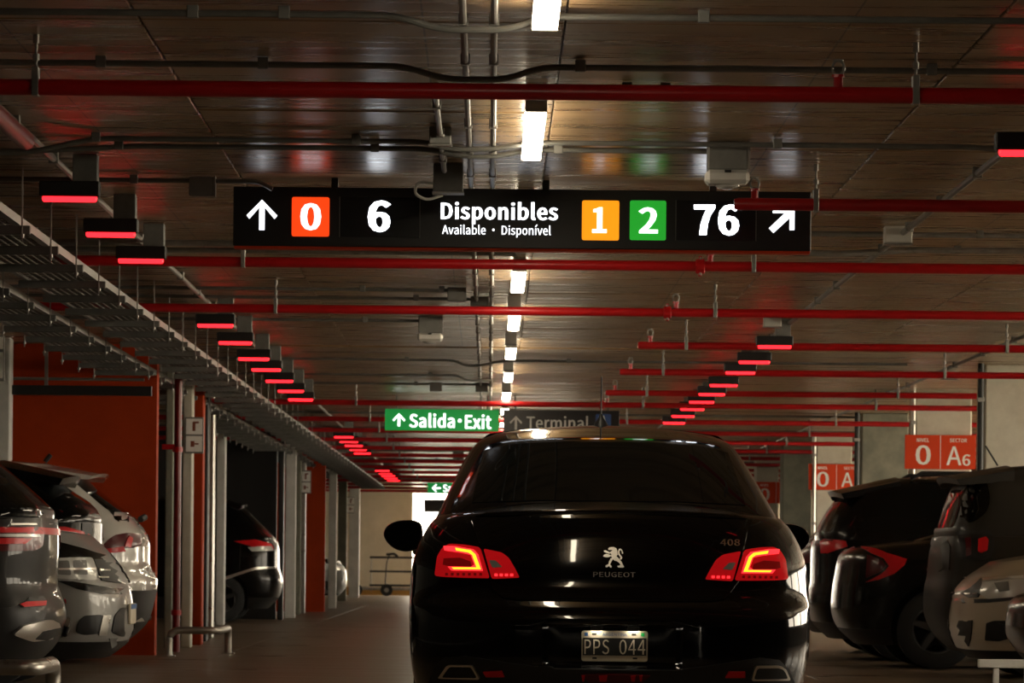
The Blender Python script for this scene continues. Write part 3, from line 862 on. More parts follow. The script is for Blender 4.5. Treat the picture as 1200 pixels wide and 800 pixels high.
prism_xz('arrow', arrow_poly((a[0] + a[1]) / 2, (a[2] + a[3]) / 2, a[3] - a[2] - .015, a[1] - a[0], .028), -.005, .002, M['dimwhite'], t)
lettering('lettering', 'Terminal', *er(617, 690, 487, 503), -.005, M['dimwhite'], t, .03)
p = prism_xz('terminal_tile', rect_poly(*er(698, 716, 485, 504), .02), -.006, .002, M['dimblue'], t)
lettering('letter', 'A', *er(702, 712, 487, 502), -.008, M['dimwhite'], p, .02)
FY = 95.0
t = hang_sign('exit_sign', 501, 566, 565.5, 578, FY, 'exitgreen', 'small far green exit sign with a left arrow near the bright opening', (.1, .9))
a = er(506, 517, 567.5, 576, FY)
prism_xz('arrow', arrow_poly((a[0] + a[1]) / 2, (a[2] + a[3]) / 2, a[1] - a[0] - .02, a[3] - a[2] + .02, .035, R(90)), -.005, .002, M['ewhite'], t)
lettering('lettering', 'Salida', *er(519, 547, 567, 576.5, FY), -.005, M['ewhite'], t, .045)
lettering('lettering', 'Exit', *er(551, 564, 567, 576.5, FY), -.005, M['ewhite'], t, .045)
t = hang_sign('clearance_sign', 497, 524, 585, 600, 109.0, 'signblack', 'dark hanging board in front of the bright exit opening', (.2, .8))
box('rim', (t.children[0].location.x + sum(er(497, 524, 585, 600, 109)[:2]) / 2, -.01, er(497, 524, 585, 600, 109)[2] + .02), (.5, .02, .03), M['boxgrey'], t)

# red sector signs on the right columns
def sector(u0, u1, v0, v1, Y, lab, sub='A', six=None):
    xa, xb = W(u0, (v0 + v1) / 2, Y)[0], W(u1, (v0 + v1) / 2, Y)[0]
    za, zb_ = W((u0 + u1) / 2, v1, Y)[1], W((u0 + u1) / 2, v0, Y)[1]
    w, h = xb - xa, zb_ - za
    t = thing('sector_sign', lab, 'sign', ((xa + xb) / 2, Y, za), 0, 'red sector signs')
    box('board', (0, .015, h / 2), (w, .03, h), M['panelred'], t, .003)
    box('divider', (0, -.001, h / 2), (.006, .004, h * .98), M['panelwhite'], t)
    for i in (-1, 1):
        box('bracket', (i * w * .2, .06, h * .5), (.04, .09, .05), M['galv'], t)
    def fit(fx0, fx1, fz0, fz1): return (-w / 2 + w * fx0, -w / 2 + w * fx1, h * fz0, h * fz1)
    lettering('lettering', 'NIVEL', *fit(.165, .34, .79, .90), -.003, M['panelwhite'], t, .035)
    lettering('lettering', 'SECTOR', *fit(.63, .875, .79, .90), -.003, M['panelwhite'], t, .035)
    lettering('lettering', '0', *fit(.15, .365, .12, .70), -.003, M['panelwhite'], t, .03)
    lettering('lettering', 'A', *fit(.585, .80, .12, .67), -.003, M['panelwhite'], t, .012)
    if six:
        lettering('lettering', six, *fit(.81, .925, .10, .44), -.003, M['panelwhite'], t, .035)
sector(1060.5, 1143.5, 509.5, 549.5, 47.9, 'red sign reading NIVEL 0 SECTOR A6 on a pale right column', six='6')
sector(947.5, 1013, 543.5, 574, 62.4, 'red sign reading 0 A half hidden behind a dark column', six='5')
sector(882, 937, 564.5, 589.5, 75.4, 'farthest red sector sign right beside the black car pillar', six='4')

# hydrant sign boxes on the left
def hydrant_sign(u0, u1, v0, v1, Y, lab):
    xa, xb = W(u0, (v0 + v1) / 2, Y)[0], W(u1, (v0 + v1) / 2, Y)[0]
    za, zb_ = W((u0 + u1) / 2, v1, Y)[1], W((u0 + u1) / 2, v0, Y)[1]
    w, h = xb - xa, zb_ - za
    t = thing('hydrant_sign', lab, 'sign', ((xa + xb) / 2, Y, za), 0, 'white hydrant signs')
    box('frame', (0, .03, h / 2), (w, .06, h), M['boxgrey'], t, .004)
    for k_, zc in enumerate((.26, .74)):
        p = box('panel', (0, -.004, h * zc), (w * .86, .012, h * .43), M['panelwhite'], t)
        bm = bmesh.new()
        if k_:
            add_box(bm, (-.01 * w, -.012, h * zc), (w * .16, .006, h * .25))
            add_box(bm, (.1 * w, -.012, h * (zc + .11)), (w * .3, .006, h * .05))
        else:
            add_box(bm, (-.08 * w, -.012, h * zc), (w * .2, .006, h * .16))
            add_box(bm, (.14 * w, -.012, h * zc), (w * .22, .006, h * .04))
        obj('pictogram', bm, M['brown'], p)
    box('bracket', (0, .09, h * .6), (.04, .064, .05), M['galv'], t)
hydrant_sign(216.5, 238.5, 488.5, 531, 42.48, 'white two-panel hydrant sign on the post beside the large red wall')
hydrant_sign(352, 364.5, 551, 578, 71.38, 'white two-panel hydrant sign left of the second red wall')
hydrant_sign(406.5, 415.5, 582, 601, 104.88, 'small white two-panel hydrant sign beside the cream end wall')
hydrant_sign(-16, 5, 375, 446, 38.08, 'pale two-panel sign box cut by the left picture edge')

# ------------------------------------------------------------------ wheel guard rails
def rail(name, pts, r, lab, plates=True, posts=()):
    t = thing(name, lab, 'rail', (0, 0, 0), 0, 'low steel guard rails')
    tube('bar', round_path(pts, .11, 6), r, M['steel'], t, 14)
    for p in posts:
        tube('post', [(p[0], p[1], .01), (p[0], p[1], p[2])], r * .8, M['steel'], t, 12)
        box('base_plate', (p[0], p[1], .006), (.11, .11, .012), M['steel'], t)
    if plates:
        for p in (pts[0], pts[-1]):
            if p[2] < .03:
                box('base_plate', (p[0], p[1], .006), (.12, .12, .012), M['steel'], t)
    return t
xa = W(198, 733, 38.6)[0]
rail('guard_rail', [(xa, 38.6, .01), (xa, 38.6, .24), (xa + .45, 38.6, .24), (xa + .45, 40.0, .24), (xa + .45, 40.0, .01)], .034,
     'low bent steel guard rail beside the large red wall')
xa = W(43, 785, 23.6)[0]
rail('guard_rail', [(xa - 1.4, 23.6, .01), (xa - 1.4, 23.6, .27), (xa, 23.6, .27), (xa, 24.5, .27), (xa, 24.5, .01)], .045,
     'low steel guard rail at the lower left corner in front of the grey car')
xa = W(375, 700, 76)[0]
rail('guard_rail', [(xa - 1.1, 76, .01), (xa - 1.1, 76, .22), (xa, 76, .22), (xa, 77, .22), (xa, 77, .01)], .034,
     'low steel guard rail before the second red wall')
xa = W(1146, 777, 27.2)[0]
t = thing('guard_rail', 'low white guard rail at the lower right corner', 'rail', (xa, 27.2, 0))
box('top_bar', (.55, 0, W(1146, 777, 27.2)[1]), (1.1, .06, .055), M['whitepaint'], t, .006)
for x in (.115, .32, .9):
    box('post', (x, .0, W(1146, 777, 27.2)[1] / 2 - .012), (.035 if x < .3 else .05, .045, W(1146, 777, 27.2)[1] - .026), M['whitepaint'], t, .004)
box('low_bar', (.66, .0, .14), (.7, .05, .05), M['whitepaint'], t, .006)

# luggage trolley by the end wall
TY = 110.0
t = thing('luggage_trolley', 'dark flat-bar luggage trolley parked against the cream end wall', 'trolley', (W(434, 690, TY)[0], TY, 0))
for z in (1.0, .64, .28):
    box('rail', (1.0, 0, z), (2.05, .05, .055), M['black'], t)
for x in (0.02, 1.9):
    tube('upright', [(x, 0, .12), (x, 0, 1.0)], .012, M['boxgrey'], t, 8)
tube('cable', round_path([(.5, -.04, 1.08), (.42, -.04, .9), (.38, -.04, .3), (.45, -.04, .1)], .2), .018, M['black'], t, 6)
tube('handle', round_path([(.4, 0, 1.08), (.62, 0, 1.1), (.7, 0, 1.02)], .06), .035, M['black'], t, 8)
box('deck', (.8, .25, .19), (2.4, .6, .07), M['galv'], t, .01)
for x, y_ in ((-.36, -.05), (.42, -.1), (1.7, -.1)):
    w_ = tube('wheel', [(x, y_ - .04, .16), (x, y_ + .04, .16)], .158, M['rubber'], t, 20)
    tube('hub', [(x, y_ - .05, .16), (x, y_ + .05, .16)], .06, M['galv'], w_, 12)
box('drawbar', (-.3, .02, .22), (.5, .05, .05), M['galv'], t)

# ------------------------------------------------------------------ cars
def pchip(xs, ys):
    n = len(xs)
    h = [xs[i + 1] - xs[i] for i in range(n - 1)]
    d = [(ys[i + 1] - ys[i]) / h[i] for i in range(n - 1)]
    m = [d[0]] + [0 if d[i - 1] * d[i] <= 0 else 2 * d[i - 1] * d[i] / (d[i - 1] + d[i]) for i in range(1, n - 1)] + [d[-1]]
    def f(x):
        if x <= xs[0]: return ys[0]
        if x >= xs[-1]: return ys[-1]
        i = 0
        while x > xs[i + 1]: i += 1
        t = (x - xs[i]) / h[i]
        return ((2 * t ** 3 - 3 * t ** 2 + 1) * ys[i] + (t ** 3 - 2 * t ** 2 + t) * h[i] * m[i] + (-2 * t ** 3 + 3 * t ** 2) * ys[i + 1] + (t ** 3 - t ** 2) * h[i] * m[i + 1])
    return f

def resample(pts, n):
    ds = [0.0]
    for a, b in zip(pts, pts[1:]):
        ds.append(ds[-1] + math.hypot(b[0] - a[0], b[1] - a[1]))
    out, j = [], 0
    for i in range(n + 1):
        s = ds[-1] * i / n
        while j < len(ds) - 2 and ds[j + 1] < s: j += 1
        f = (s - ds[j]) / max(1e-9, ds[j + 1] - ds[j])
        out.append((pts[j][0] + (pts[j + 1][0] - pts[j][0]) * f, pts[j][1] + (pts[j + 1][1] - pts[j][1]) * f))
    return out

def plan(hw, yr, Lr, nr, yf, Lf, nf, NR, NS, NF):
    q = []
    for i in range(121):
        a = i / 120 * math.pi / 2
        q.append((hw * math.sin(a) ** (2 / nr), yr + Lr * (1 - math.cos(a) ** (2 / nr))))
    rear = resample(q, NR)
    q = []
    for i in range(121):
        a = i / 120 * math.pi / 2
        q.append((hw * math.cos(a) ** (2 / nf), yf - Lf * (1 - math.sin(a) ** (2 / nf))))
    front = resample(q, NF)
    ya, yb = yr + Lr, yf - Lf
    side = [(hw, ya + (yb - ya) * i / NS) for i in range(1, NS)]
    half = rear + side + front
    return half + [(-x, y) for x, y in reversed(half[1:-1])]

def shell(levels, nz, warp, NR=20, NS=22, NF=16, crown=.03, caps=(.985, .95, .88, .75, .5, .2), topc=None):
    zs = [l[0] for l in levels]
    fs = [pchip(zs, [l[k] for l in levels]) for k in range(1, 8)]
    V, F = [], []
    loops = []
    for j in range(nz + 1):
        z = zs[0] + (zs[-1] - zs[0]) * j / nz
        p = [f(z) for f in fs]
        loops.append([(x, y, z) for x, y in plan(*p, NR, NS, NF)])
    top = loops[-1]
    yc = sum(p[1] for p in top) / len(top) if topc is None else topc
    for f in caps:
        loops.append([(x * f, yc + (y - yc) * f, zs[-1] + crown * (1 - f * f)) for x, y, _ in top])
    n = len(top)
    for lp in loops:
        for x, y, z in lp:
            V.append(Vector((x, y, warp(x, y, z) if warp else z)))
    for j in range(len(loops) - 1):
        for i in range(n):
            F.append((j * n + i, j * n + (i + 1) % n, (j + 1) * n + (i + 1) % n, (j + 1) * n + i))
    V.append(Vector((0, yc, warp(0, yc, zs[-1] + crown) if warp else zs[-1] + crown)))
    k = len(V) - 1
    b = (len(loops) - 1) * n
    for i in range(n):
        F.append((b + i, b + (i + 1) % n, k))
    F.append(tuple(reversed(range(n))))
    return V, F

VIEWS = {'rear': (Vector((1, 0, 0)), Vector((0, 1, 0))), 'front': (Vector((1, 0, 0)), Vector((0, -1, 0))),
         'left': (Vector((0, 1, 0)), Vector((1, 0, 0))), 'right': (Vector((0, 1, 0)), Vector((-1, 0, 0)))}

def patch(name, bvh, poly, view, m, parent, off=.004, thick=.012, res=.05, mirror=False, rad=0.0, max_depth=None):
    """a panel of the given outline lying on the body: thin, with turned edges"""
    ax, d = VIEWS[view]
    if rad: poly = round_poly(poly, rad)
    B = []
    n = len(poly)
    for i in range(n):
        a, b = Vector(poly[i]), Vector(poly[(i + 1) % n])
        k = max(1, int((b - a).length / res))
        for j in range(k):
            B.append(a + (b - a) * (j / k))
    if sum(B[i].x * B[(i + 1) % len(B)].y - B[(i + 1) % len(B)].x * B[i].y for i in range(len(B))) < 0:
        B.reverse()
    nb = len(B)
    x0, x1 = min(p.x for p in B), max(p.x for p in B)
    y0, y1 = min(p.y for p in B), max(p.y for p in B)
    I = []
    def inside(p):
        c = False
        for i in range(nb):
            a, b = B[i], B[i - 1]
            if (a.y > p.y) != (b.y > p.y) and p.x < (b.x - a.x) * (p.y - a.y) / (b.y - a.y) + a.x: c = not c
        return c
    gx, gy = int((x1 - x0) / res) + 1, int((y1 - y0) / res) + 1
    for i in range(1, gx):
        for j in range(1, gy):
            p = Vector((x0 + (x1 - x0) * i / gx, y0 + (y1 - y0) * j / gy))
            if inside(p) and min((p - q).length for q in B) > res * .4: I.append(p)
    vs, es, fs = geometry.delaunay_2d_cdt(B + I, [], [list(range(nb))], 1, 1e-6)[:3]
    top, bot, ok = [], [], []
    for p in vs:
        o = ax * p.x + Vector((0, 0, 1)) * p.y - d * 12
        h, nrm, _, dist = bvh.ray_cast(o, d)
        if h is None:
            top.append(Vector()); bot.append(Vector()); ok.append(False)
            continue
        if nrm.dot(d) > 0: nrm = -nrm
        ok.append(True)
        top.append(h + nrm * off)
        bot.append(h + nrm * (off - thick))
    fs = [f for f in fs if all(ok[i] for i in f)]
    par = list(range(len(vs)))
    def find(i):
        while par[i] != i:
            par[i] = par[par[i]]; i = par[i]
        return i
    for f in fs:
        for i in f[1:]: par[find(i)] = find(f[0])
    size = {}
    for f in fs: size[find(f[0])] = size.get(find(f[0]), 0) + 1
    if not size:
        return None
    big = max(size, key=size.get)
    fs = [f for f in fs if find(f[0]) == big]
    used = sorted({i for f in fs for i in f})
    ren = {i: k for k, i in enumerate(used)}
    top, bot, vs = [top[i] for i in used], [bot[i] for i in used], [vs[i] for i in used]
    fs = [tuple(ren[i] for i in f) for f in fs]
    # orientation so that normals face against d
    F = []
    cnt = {}
    for f in fs:
        a, b, c = (top[i] for i in f[:3])
        if (b - a).cross(c - a).dot(d) > 0: f = tuple(reversed(f))
        F.append(tuple(f))
        for i in range(len(f)):
            e = (f[i], f[(i + 1) % len(f)])
            cnt[e] = 1
    N = len(vs)
    rim = [(e[1], e[0], e[0] + N, e[1] + N) for e in cnt if (e[1], e[0]) not in cnt]
    V = top + bot
    o = pydata(name, V, F + rim, m, parent, smooth=True, sharp=40)
    if mirror:
        pydata(name, [Vector((-v.x, v.y, v.z)) for v in V], [tuple(reversed(f)) for f in F + rim], m, parent, smooth=True, sharp=40)
    return o

def lathe(prof, n=28, axis='x'):
    V, F = [], []
    k = len(prof)
    for i in range(n):
        a = 2 * math.pi * i / n
        for x, r in prof:
            V.append((x, r * math.cos(a), r * math.sin(a)))
    for i in range(n):
        for j in range(k - 1):
            F.append((i * k + j, ((i + 1) % n) * k + j, ((i + 1) % n) * k + j + 1, i * k + j + 1))
    return V, F
_wheel = {}
def wheel_meshes(r):
    if r in _wheel: return _wheel[r]
    V, F = lathe([(-.10, r * .62), (-.105, r * .9), (-.085, r), (.085, r), (.105, r * .9), (.10, r * .62), (-.10, r * .62)])
    me = bpy.data.meshes.new('wheel')
    me.from_pydata(V, [], F); me.update(); me.materials.append(M['rubber'])
    for p in me.polygons: p.use_smooth = True
    me.set_sharp_from_angle(angle=R(40))
    bm = bmesh.new()
    for x in (-.085, .085):
        for k in range(5):
            a = 2 * math.pi * k / 5
            bmt = bmesh.ops.create_cube(bm, size=1)
            for v in bmt['verts']:
                w = r * (.2 if v.co.z < 0 else .14)
                c = Vector((x + v.co.x * .02, v.co.y * w, (v.co.z + .5) * r * .6))
                v.co = Matrix.Rotation(a, 3, 'X') @ c
    add_tube(bm, [(-.1, 0, 0), (.1, 0, 0)], r * .16, 12)
    add_tube(bm, [(-.09, 0, 0), (-.095, 0, 0)], r * .07, 10)
    V2, F2 = lathe([(-.1, r * .63), (-.1, r * .57), (.1, r * .57), (.1, r * .63)])
    vs = [bm.verts.new(v) for v in V2]
    for f in F2: bm.faces.new([vs[i] for i in f])
    rm = bpy.data.meshes.new('rim')
    bm.to_mesh(rm); bm.free(); rm.materials.append(M['alloy'])
    _wheel[r] = (me, rm)
    return me, rm

def cut_arches(V, F, wheels, r, hw):
    """wheel openings by an exact boolean, baked to plain mesh data"""
    me = bpy.data.meshes.new('body')
    me.from_pydata([tuple(v) for v in V], [], F); me.update()
    o = bpy.data.objects.new('body', me); COL.objects.link(o)
    bm = bmesh.new()
    for y in wheels:
        for s in (-1, 1):
            rr = bmesh.ops.create_cone(bm, cap_ends=True, segments=40, radius1=r, radius2=r, depth=.6)
            for v in rr['verts']:
                v.co = Vector((v.co.z + s * (hw + .05), v.co.x + y, v.co.y + r * .9))
    cm = bpy.data.meshes.new('cut'); bm.to_mesh(cm); bm.free()
    c = bpy.data.objects.new('cut', cm); COL.objects.link(c)
    md = o.modifiers.new('cut', 'BOOLEAN'); md.operation = 'DIFFERENCE'; md.object = c; md.solver = 'EXACT'
    dg = bpy.context.evaluated_depsgraph_get()
    out = bpy.data.meshes.new_from_object(o.evaluated_get(dg))
    bpy.data.objects.remove(o); bpy.data.objects.remove(c)
    bpy.data.meshes.remove(me); bpy.data.meshes.remove(cm)
    V2 = [v.co.copy() for v in out.vertices]; F2 = [tuple(p.vertices) for p in out.polygons]
    bpy.data.meshes.remove(out)
    return V2, F2

def sub_mesh(V, F, keep):
    ix, nv, nf = {}, [], []
    for f in F:
        if keep(f):
            for i in f:
                if i not in ix: ix[i] = len(nv); nv.append(V[i])
            nf.append(tuple(ix[i] for i in f))
    return nv, nf

class Car:
    def __init__(s, name, label, loc, rz, lower, upper, warp_l, warp_u, paint, wheels=(.85, 3.5), wr=.33, arch=None, clad_z=None,
                 NR=20, nzl=30, nzu=20, post=None, crown=(.03, .05), group=None, topc=None):
        s.root = thing(name, label, 'car', loc, rz, group)
        s.V1, s.F1 = shell(lower, nzl, warp_l, NR, 26, 16, crown[0])
        if post: post(s.V1)
        s.V2, s.F2 = shell(upper, nzu, warp_u, NR, 22, 16, crown[1], topc=topc)
        nb = len(s.V1)
        s.bvh = BVHTree.FromPolygons(s.V1 + s.V2, s.F1 + [tuple(i + nb for i in f) for f in s.F2])
        s.hw = max(v.x for v in s.V1)
        s.paint = paint
        V, F = cut_arches(s.V1, s.F1, wheels, arch or wr + .05, s.hw)
        def is_well(f):
            c = sum((V[i] for i in f), Vector()) / len(f)
            return abs(c.x) < s.hw - .02 and any((c.y - y) ** 2 + (c.z - (arch or wr + .05) * .9) ** 2 < ((arch or wr + .05) + .01) ** 2 for y in wheels) and abs(c.x) > .5 and c.z < .95
        def low(f):
            return clad_z is not None and sum(V[i].z for i in f) / len(f) < clad_z
        a = sub_mesh(V, F, lambda f: not is_well(f) and not low(f))
        pydata('body', a[0], a[1], paint, s.root, True, 32)
        for yw in wheels:
            for sx in (-1, 1):
                a = sub_mesh(V, F, lambda f: is_well(f) and sum(V[i].x for i in f) * sx > 0 and abs(sum(V[i].y for i in f) / len(f) - yw) < .8)
                if a[1]: pydata('wheel_well', a[0], a[1], M['black'], s.root)
        a = sub_mesh(V, F, lambda f: not is_well(f) and low(f))
        if a[1]: pydata('lower_cladding', a[0], a[1], M['clad'], s.root, True, 32)
        pydata('cabin', s.V2, s.F2, paint, s.root, True, 40)
        me, rm = wheel_meshes(wr)
        for y in wheels:
            for sx in (-1, 1):
                w = link('wheel', me, None, s.root, (sx * (s.hw - .125), y, wr))
                link('rim', rm, None, w)
    def patch(s, name, poly, view, m, **k):
        par = k.pop('parent', s.root)
        return patch(name, s.bvh, poly, view, M[m] if isinstance(m, str) else m, par, **k)
    def mirrors(s, y, z, x, m, size=(.2, .1, .15)):
        out = [(450, 626), (455, 615), (467, 609.5), (486, 608.5), (494.5, 611.5), (497.5, 621), (496.5, 635), (490, 645), (478, 648), (466, 645.5), (455, 637)]
        out = round_poly([((u - 473.8) / 47.5, -(v - 628.3) / 39.5) for u, v in out], .2, 3)
        for sx in (-1, 1):
            V, F, n = [], [], len(out)
            for yy, f in ((-.22, .90), (-.26, .97), (-.1, 1.0), (.25, .93), (.55, .70), (.7, .3)):
                V += [(-sx * a * size[0] * f, yy * size[1], b * size[2] * f) for a, b in out]
            for r_ in range(5):
                for i in range(n):
                    q = (r_ * n + i, r_ * n + (i + 1) % n, (r_ + 1) * n + (i + 1) % n, (r_ + 1) * n + i)
                    F.append(q)
            F += [tuple(range(n - 1, -1, -1)), tuple(range(5 * n, 6 * n))]
            bm = bmesh.new()
            vv = [bm.verts.new(v) for v in V]
            for f in F: bm.faces.new([vv[i] for i in f])
            bmesh.ops.recalc_face_normals(bm, faces=bm.faces)
            o = obj('side_mirror', bm, m, s.root, (sx * x, y, z), True, 40)
            bm = bmesh.new()
            add_tube(bm, [(-sx * size[0] * .3, .0, -size[2] * .3), (-sx * size[0] * .62, .03, -size[2] * .52), (-sx * (size[0] * .75), .05, -size[2] * .6)], [.03, .028, .035], 10)
            obj('mirror_arm', bm, m, o, None, True)
            pydata('mirror_glass', [(-sx * a * size[0] * .86, -size[1] * .235, b * size[2] * .86) for a, b in out], [tuple(range(n)) if sx < 0 else tuple(range(n - 1, -1, -1))], M['glass'], o)

def flat_tube(name, pts, r, m, parent, n=6):
    return tube(name, pts, r, m, parent, n)

# ---- the black saloon in the middle
HY, HX = 18.55, .54
def H(u, v, y=0.1):
    X, Z = W(u, v, HY + y)
    return (X - HX, Z)
lowL = [(.20, .80, .16, .55, 3.0, 4.50, .6, 2.8),
        (.28, .845, .08, .55, 3.0, 4.60, .6, 2.8),
        (.36, .872, .03, .55, 3.0, 4.66, .6, 2.8),
        (.46, .888, .00, .55, 3.0, 4.69, .6, 2.8),
        (.60, .894, .00, .55, 3.0, 4.69, .6, 2.8),
        (.68, .895, .02, .55, 3.0, 4.68, .6, 2.8),
        (.715, .895, .06, .55, 3.0, 4.67, .6, 2.8),
        (.76, .894, .085, .55, 3.0, 4.66, .6, 2.8),
        (.86, .884, .10, .55, 3.0, 4.62, .6, 2.8),
        (.94, .862, .115, .56, 2.9, 4.58, .65, 2.7),
        (1.00, .835, .13, .58, 2.8, 4.54, .7, 2.6),
        (1.045, .808, .15, .60, 2.7, 4.50, .75, 2.6),
        (1.075, .775, .175, .62, 2.6, 4.46, .8, 2.6)]
upL = [(1.00, .815, .50, .55, 3.0, 3.75, 1.1, 2.4),
       (1.08, .785, .56, .55, 3.0, 3.60, 1.1, 2.4),
       (1.14, .757, .64, .55, 3.0, 3.45, 1.1, 2.4),
       (1.22, .722, .80, .55, 3.0, 3.28, 1.05, 2.4),
       (1.28, .694, .92, .55, 3.0, 3.15, 1.0, 2.4),
       (1.37, .650, 1.11, .55, 3.0, 2.95, 1.0, 2.4),
       (1.425, .618, 1.23, .55, 3.0, 2.82, .95, 2.4),
       (1.445, .600, 1.28, .55, 3.0, 2.76, .95, 2.4),
       (1.463, .580, 1.345, .55, 2.8, 2.70, .9, 2.3),
       (1.488, .545, 1.47, .55, 2.6, 2.60, .8, 2.2)]
def warp_hero(x, y, z):
    if z > .8:
        k = (z - .8) / .3
        if y > 3.2: z -= k * .22 * min(1, (y - 3.2) / 1.5) ** 1.3
        if y < 3.2: z += k * max(0, 1 - (x / .82) ** 2) * (.022 + .05 * min(1, max(0, (y - .15) / .5)))
    return z
def plate_recess(V):
    for v in V:
        if v.y < .35:
            fx_ = min(1, max(0, (.31 - abs(v.x)) / .035))
            fz = min(1, max(0, (v.z - .425) / .015)) * min(1, max(0, (.612 - v.z) / .015))
            v.y += .045 * fx_ * fz
hero = Car('car', 'glossy black saloon car seen from behind with lit red tail lamps in the aisle', (HX, HY, 0), 0, lowL, upL, warp_hero, None, M['blackpaint'],
           wheels=(1.0, 3.72), wr=.325, NR=44, nzl=64, nzu=34, post=plate_recess, crown=(.032, .045))
rt = hero.root
# glass
hero.patch('rear_window', [(-.618, 1.143), (-.3, 1.155), (.3, 1.155), (.618, 1.143), (.60, 1.25), (.568, 1.395), (.45, 1.422), (.2, 1.438), (-.2, 1.438), (-.45, 1.422), (-.568, 1.395), (-.60, 1.25)], 'rear', 'glass', off=.003, res=.06)
hero.patch('side_window', [(1.35, 1.10), (2.2, 1.08), (2.2, 1.40), (1.75, 1.42), (1.5, 1.32)], 'left', 'glass', off=.003, res=.1, mirror=True, rad=.04)
hero.patch('side_window', [(2.26, 1.08), (3.1, 1.05), (2.85, 1.25), (2.6, 1.38), (2.26, 1.41)], 'left', 'glass', off=.003, res=.1, mirror=True, rad=.04)
hero.patch('windscreen', [(-.68, 1.10), (.68, 1.10), (.52, 1.42), (-.52, 1.42)], 'front', 'glass', off=.003, res=.1, rad=.05)
# boot lid with its joint
lid = [H(550.5, 607, .3), H(557, 622, .2), H(565, 642), H(575, 681), H(579, 690), H(590, 699.5), H(606, 701.5), H(832, 703.5), H(848, 701), H(857, 692), H(866, 680), H(871.5, 644), H(876, 622, .2), H(881, 610, .3)]
tl = hero.patch('boot_lid', lid, 'rear', hero.paint, off=.007, res=.035, thick=.02)
# raised lip across the lid's top
lp = []
for i in range(25):
    f = -1 + 2 * i / 24
    x = .60 * f
    z = 1.098 - .022 * f * f
    h = hero.bvh.ray_cast(Vector((x, -5, z)), Vector((0, 1, 0)))[0]
    if h: lp.append(h + Vector((0, 0.004, .002)))
tube('lid_lip', lp, [.004] + [.014] * (len(lp) - 2) + [.004], hero.paint, tl, 10)
le = []
for (x, z) in [H(552, 611, .3), H(557, 622, .2), H(565, 642), H(575, 681), H(579, 690), H(590, 699.5), H(606, 701.5), H(720, 703), H(832, 703.5), H(848, 701), H(857, 692), H(866, 680), H(871.5, 644), H(876, 622, .2), H(880, 612, .3)]:
    le.append((x, z))
pp = []
for a, b in zip(le, le[1:]):
    k = max(1, int(math.hypot(b[0] - a[0], b[1] - a[1]) / .03))
    for j in range(k):
        h = hero.bvh.ray_cast(Vector((a[0] + (b[0] - a[0]) * j / k, -5, a[1] + (b[1] - a[1]) * j / k)), Vector((0, 1, 0)))
        pp.append(h[0] - Vector((0, .0035, 0)))
tube('lid_edge', pp, .0042, hero.paint, tl, 8)
# tail lamps: outer on the body, inner on the lid
ol = [H(510, 675), H(513, 652), H(519, 642), H(527, 637.5), H(545, 638.5), H(563, 641.5), H(569, 660), H(574.5, 677.5), H(545, 677), H(520, 676)]
il = [H(567.5, 643.5), H(589, 648), H(597, 654), H(604, 666), H(609.5, 677), H(577, 678.5), H(572, 660)]
def mir(poly): return [(-x, z) for x, z in poly]
def lamp_side(sgn):
    f = (lambda p: p) if sgn < 0 else mir
    a = hero.patch('tail_lamp', f(ol), 'rear', 'lit_lens', off=.008, res=.022, thick=.02, rad=.012)
    hero.patch('inner_lens', f([H(521, 655), H(540, 654), H(552, 658), H(554, 664.5), H(530, 664.5), H(520, 662)]), 'rear', 'lit_dark', off=.0105, res=.02, thick=.006, parent=a)
    c_out = [H(521, 640.5), H(535, 640.8), H(556, 644.5), H(561, 650), H(566.5, 669), H(530, 668.5), H(526, 664), H(553, 664.5), H(557, 662), H(552.5, 650.5), H(541, 648), H(522, 645.5)]
    hero.patch('led_halo', f(c_out), 'rear', 'led_pink', off=.012, res=.014, thick=.006, parent=a)
    c_in = [H(535, 642.8), H(553, 645.6), H(558, 650), H(564.5, 667.3), H(533, 667.2), H(531, 665.2), H(559.5, 665.2), H(554.6, 651.3), H(550, 648.2), H(536, 646)]
    hero.patch('led_strip', f(c_in), 'rear', 'led_amber', off=.0145, res=.012, thick=.006, parent=a)
    for k in range(7):
        u = 523 + 6.6 * k
        hero.patch('led_dot', f([H(u, 671.5), H(u + 3, 671.5), H(u + 3, 674.6), H(u, 674.6)]), 'rear', 'lit_dark', off=.011, res=.02, thick=.006, parent=a)
    b = hero.patch('tail_lamp', f(il), 'rear', 'lit_lens', off=.013, res=.022, thick=.02, rad=.01, parent=tl)
    hero.patch('reverse_lens', f([H(574, 657), H(582, 657.5), H(589.5, 664.8), H(578, 665.6)]), 'rear', 'reverse', off=.017, res=.02, thick=.006, parent=tl, rad=.006)
    for k in range(4):
        u = 580.5 + 6 * k
        hero.patch('led_dot', f([H(u, 672.5), H(u + 3.4, 672.5), H(u + 3.4, 675.4), H(u, 675.4)]), 'rear', 'led_pink', off=.017, res=.02, thick=.006, parent=tl)
lamp_side(-1)
lamp_side(1)
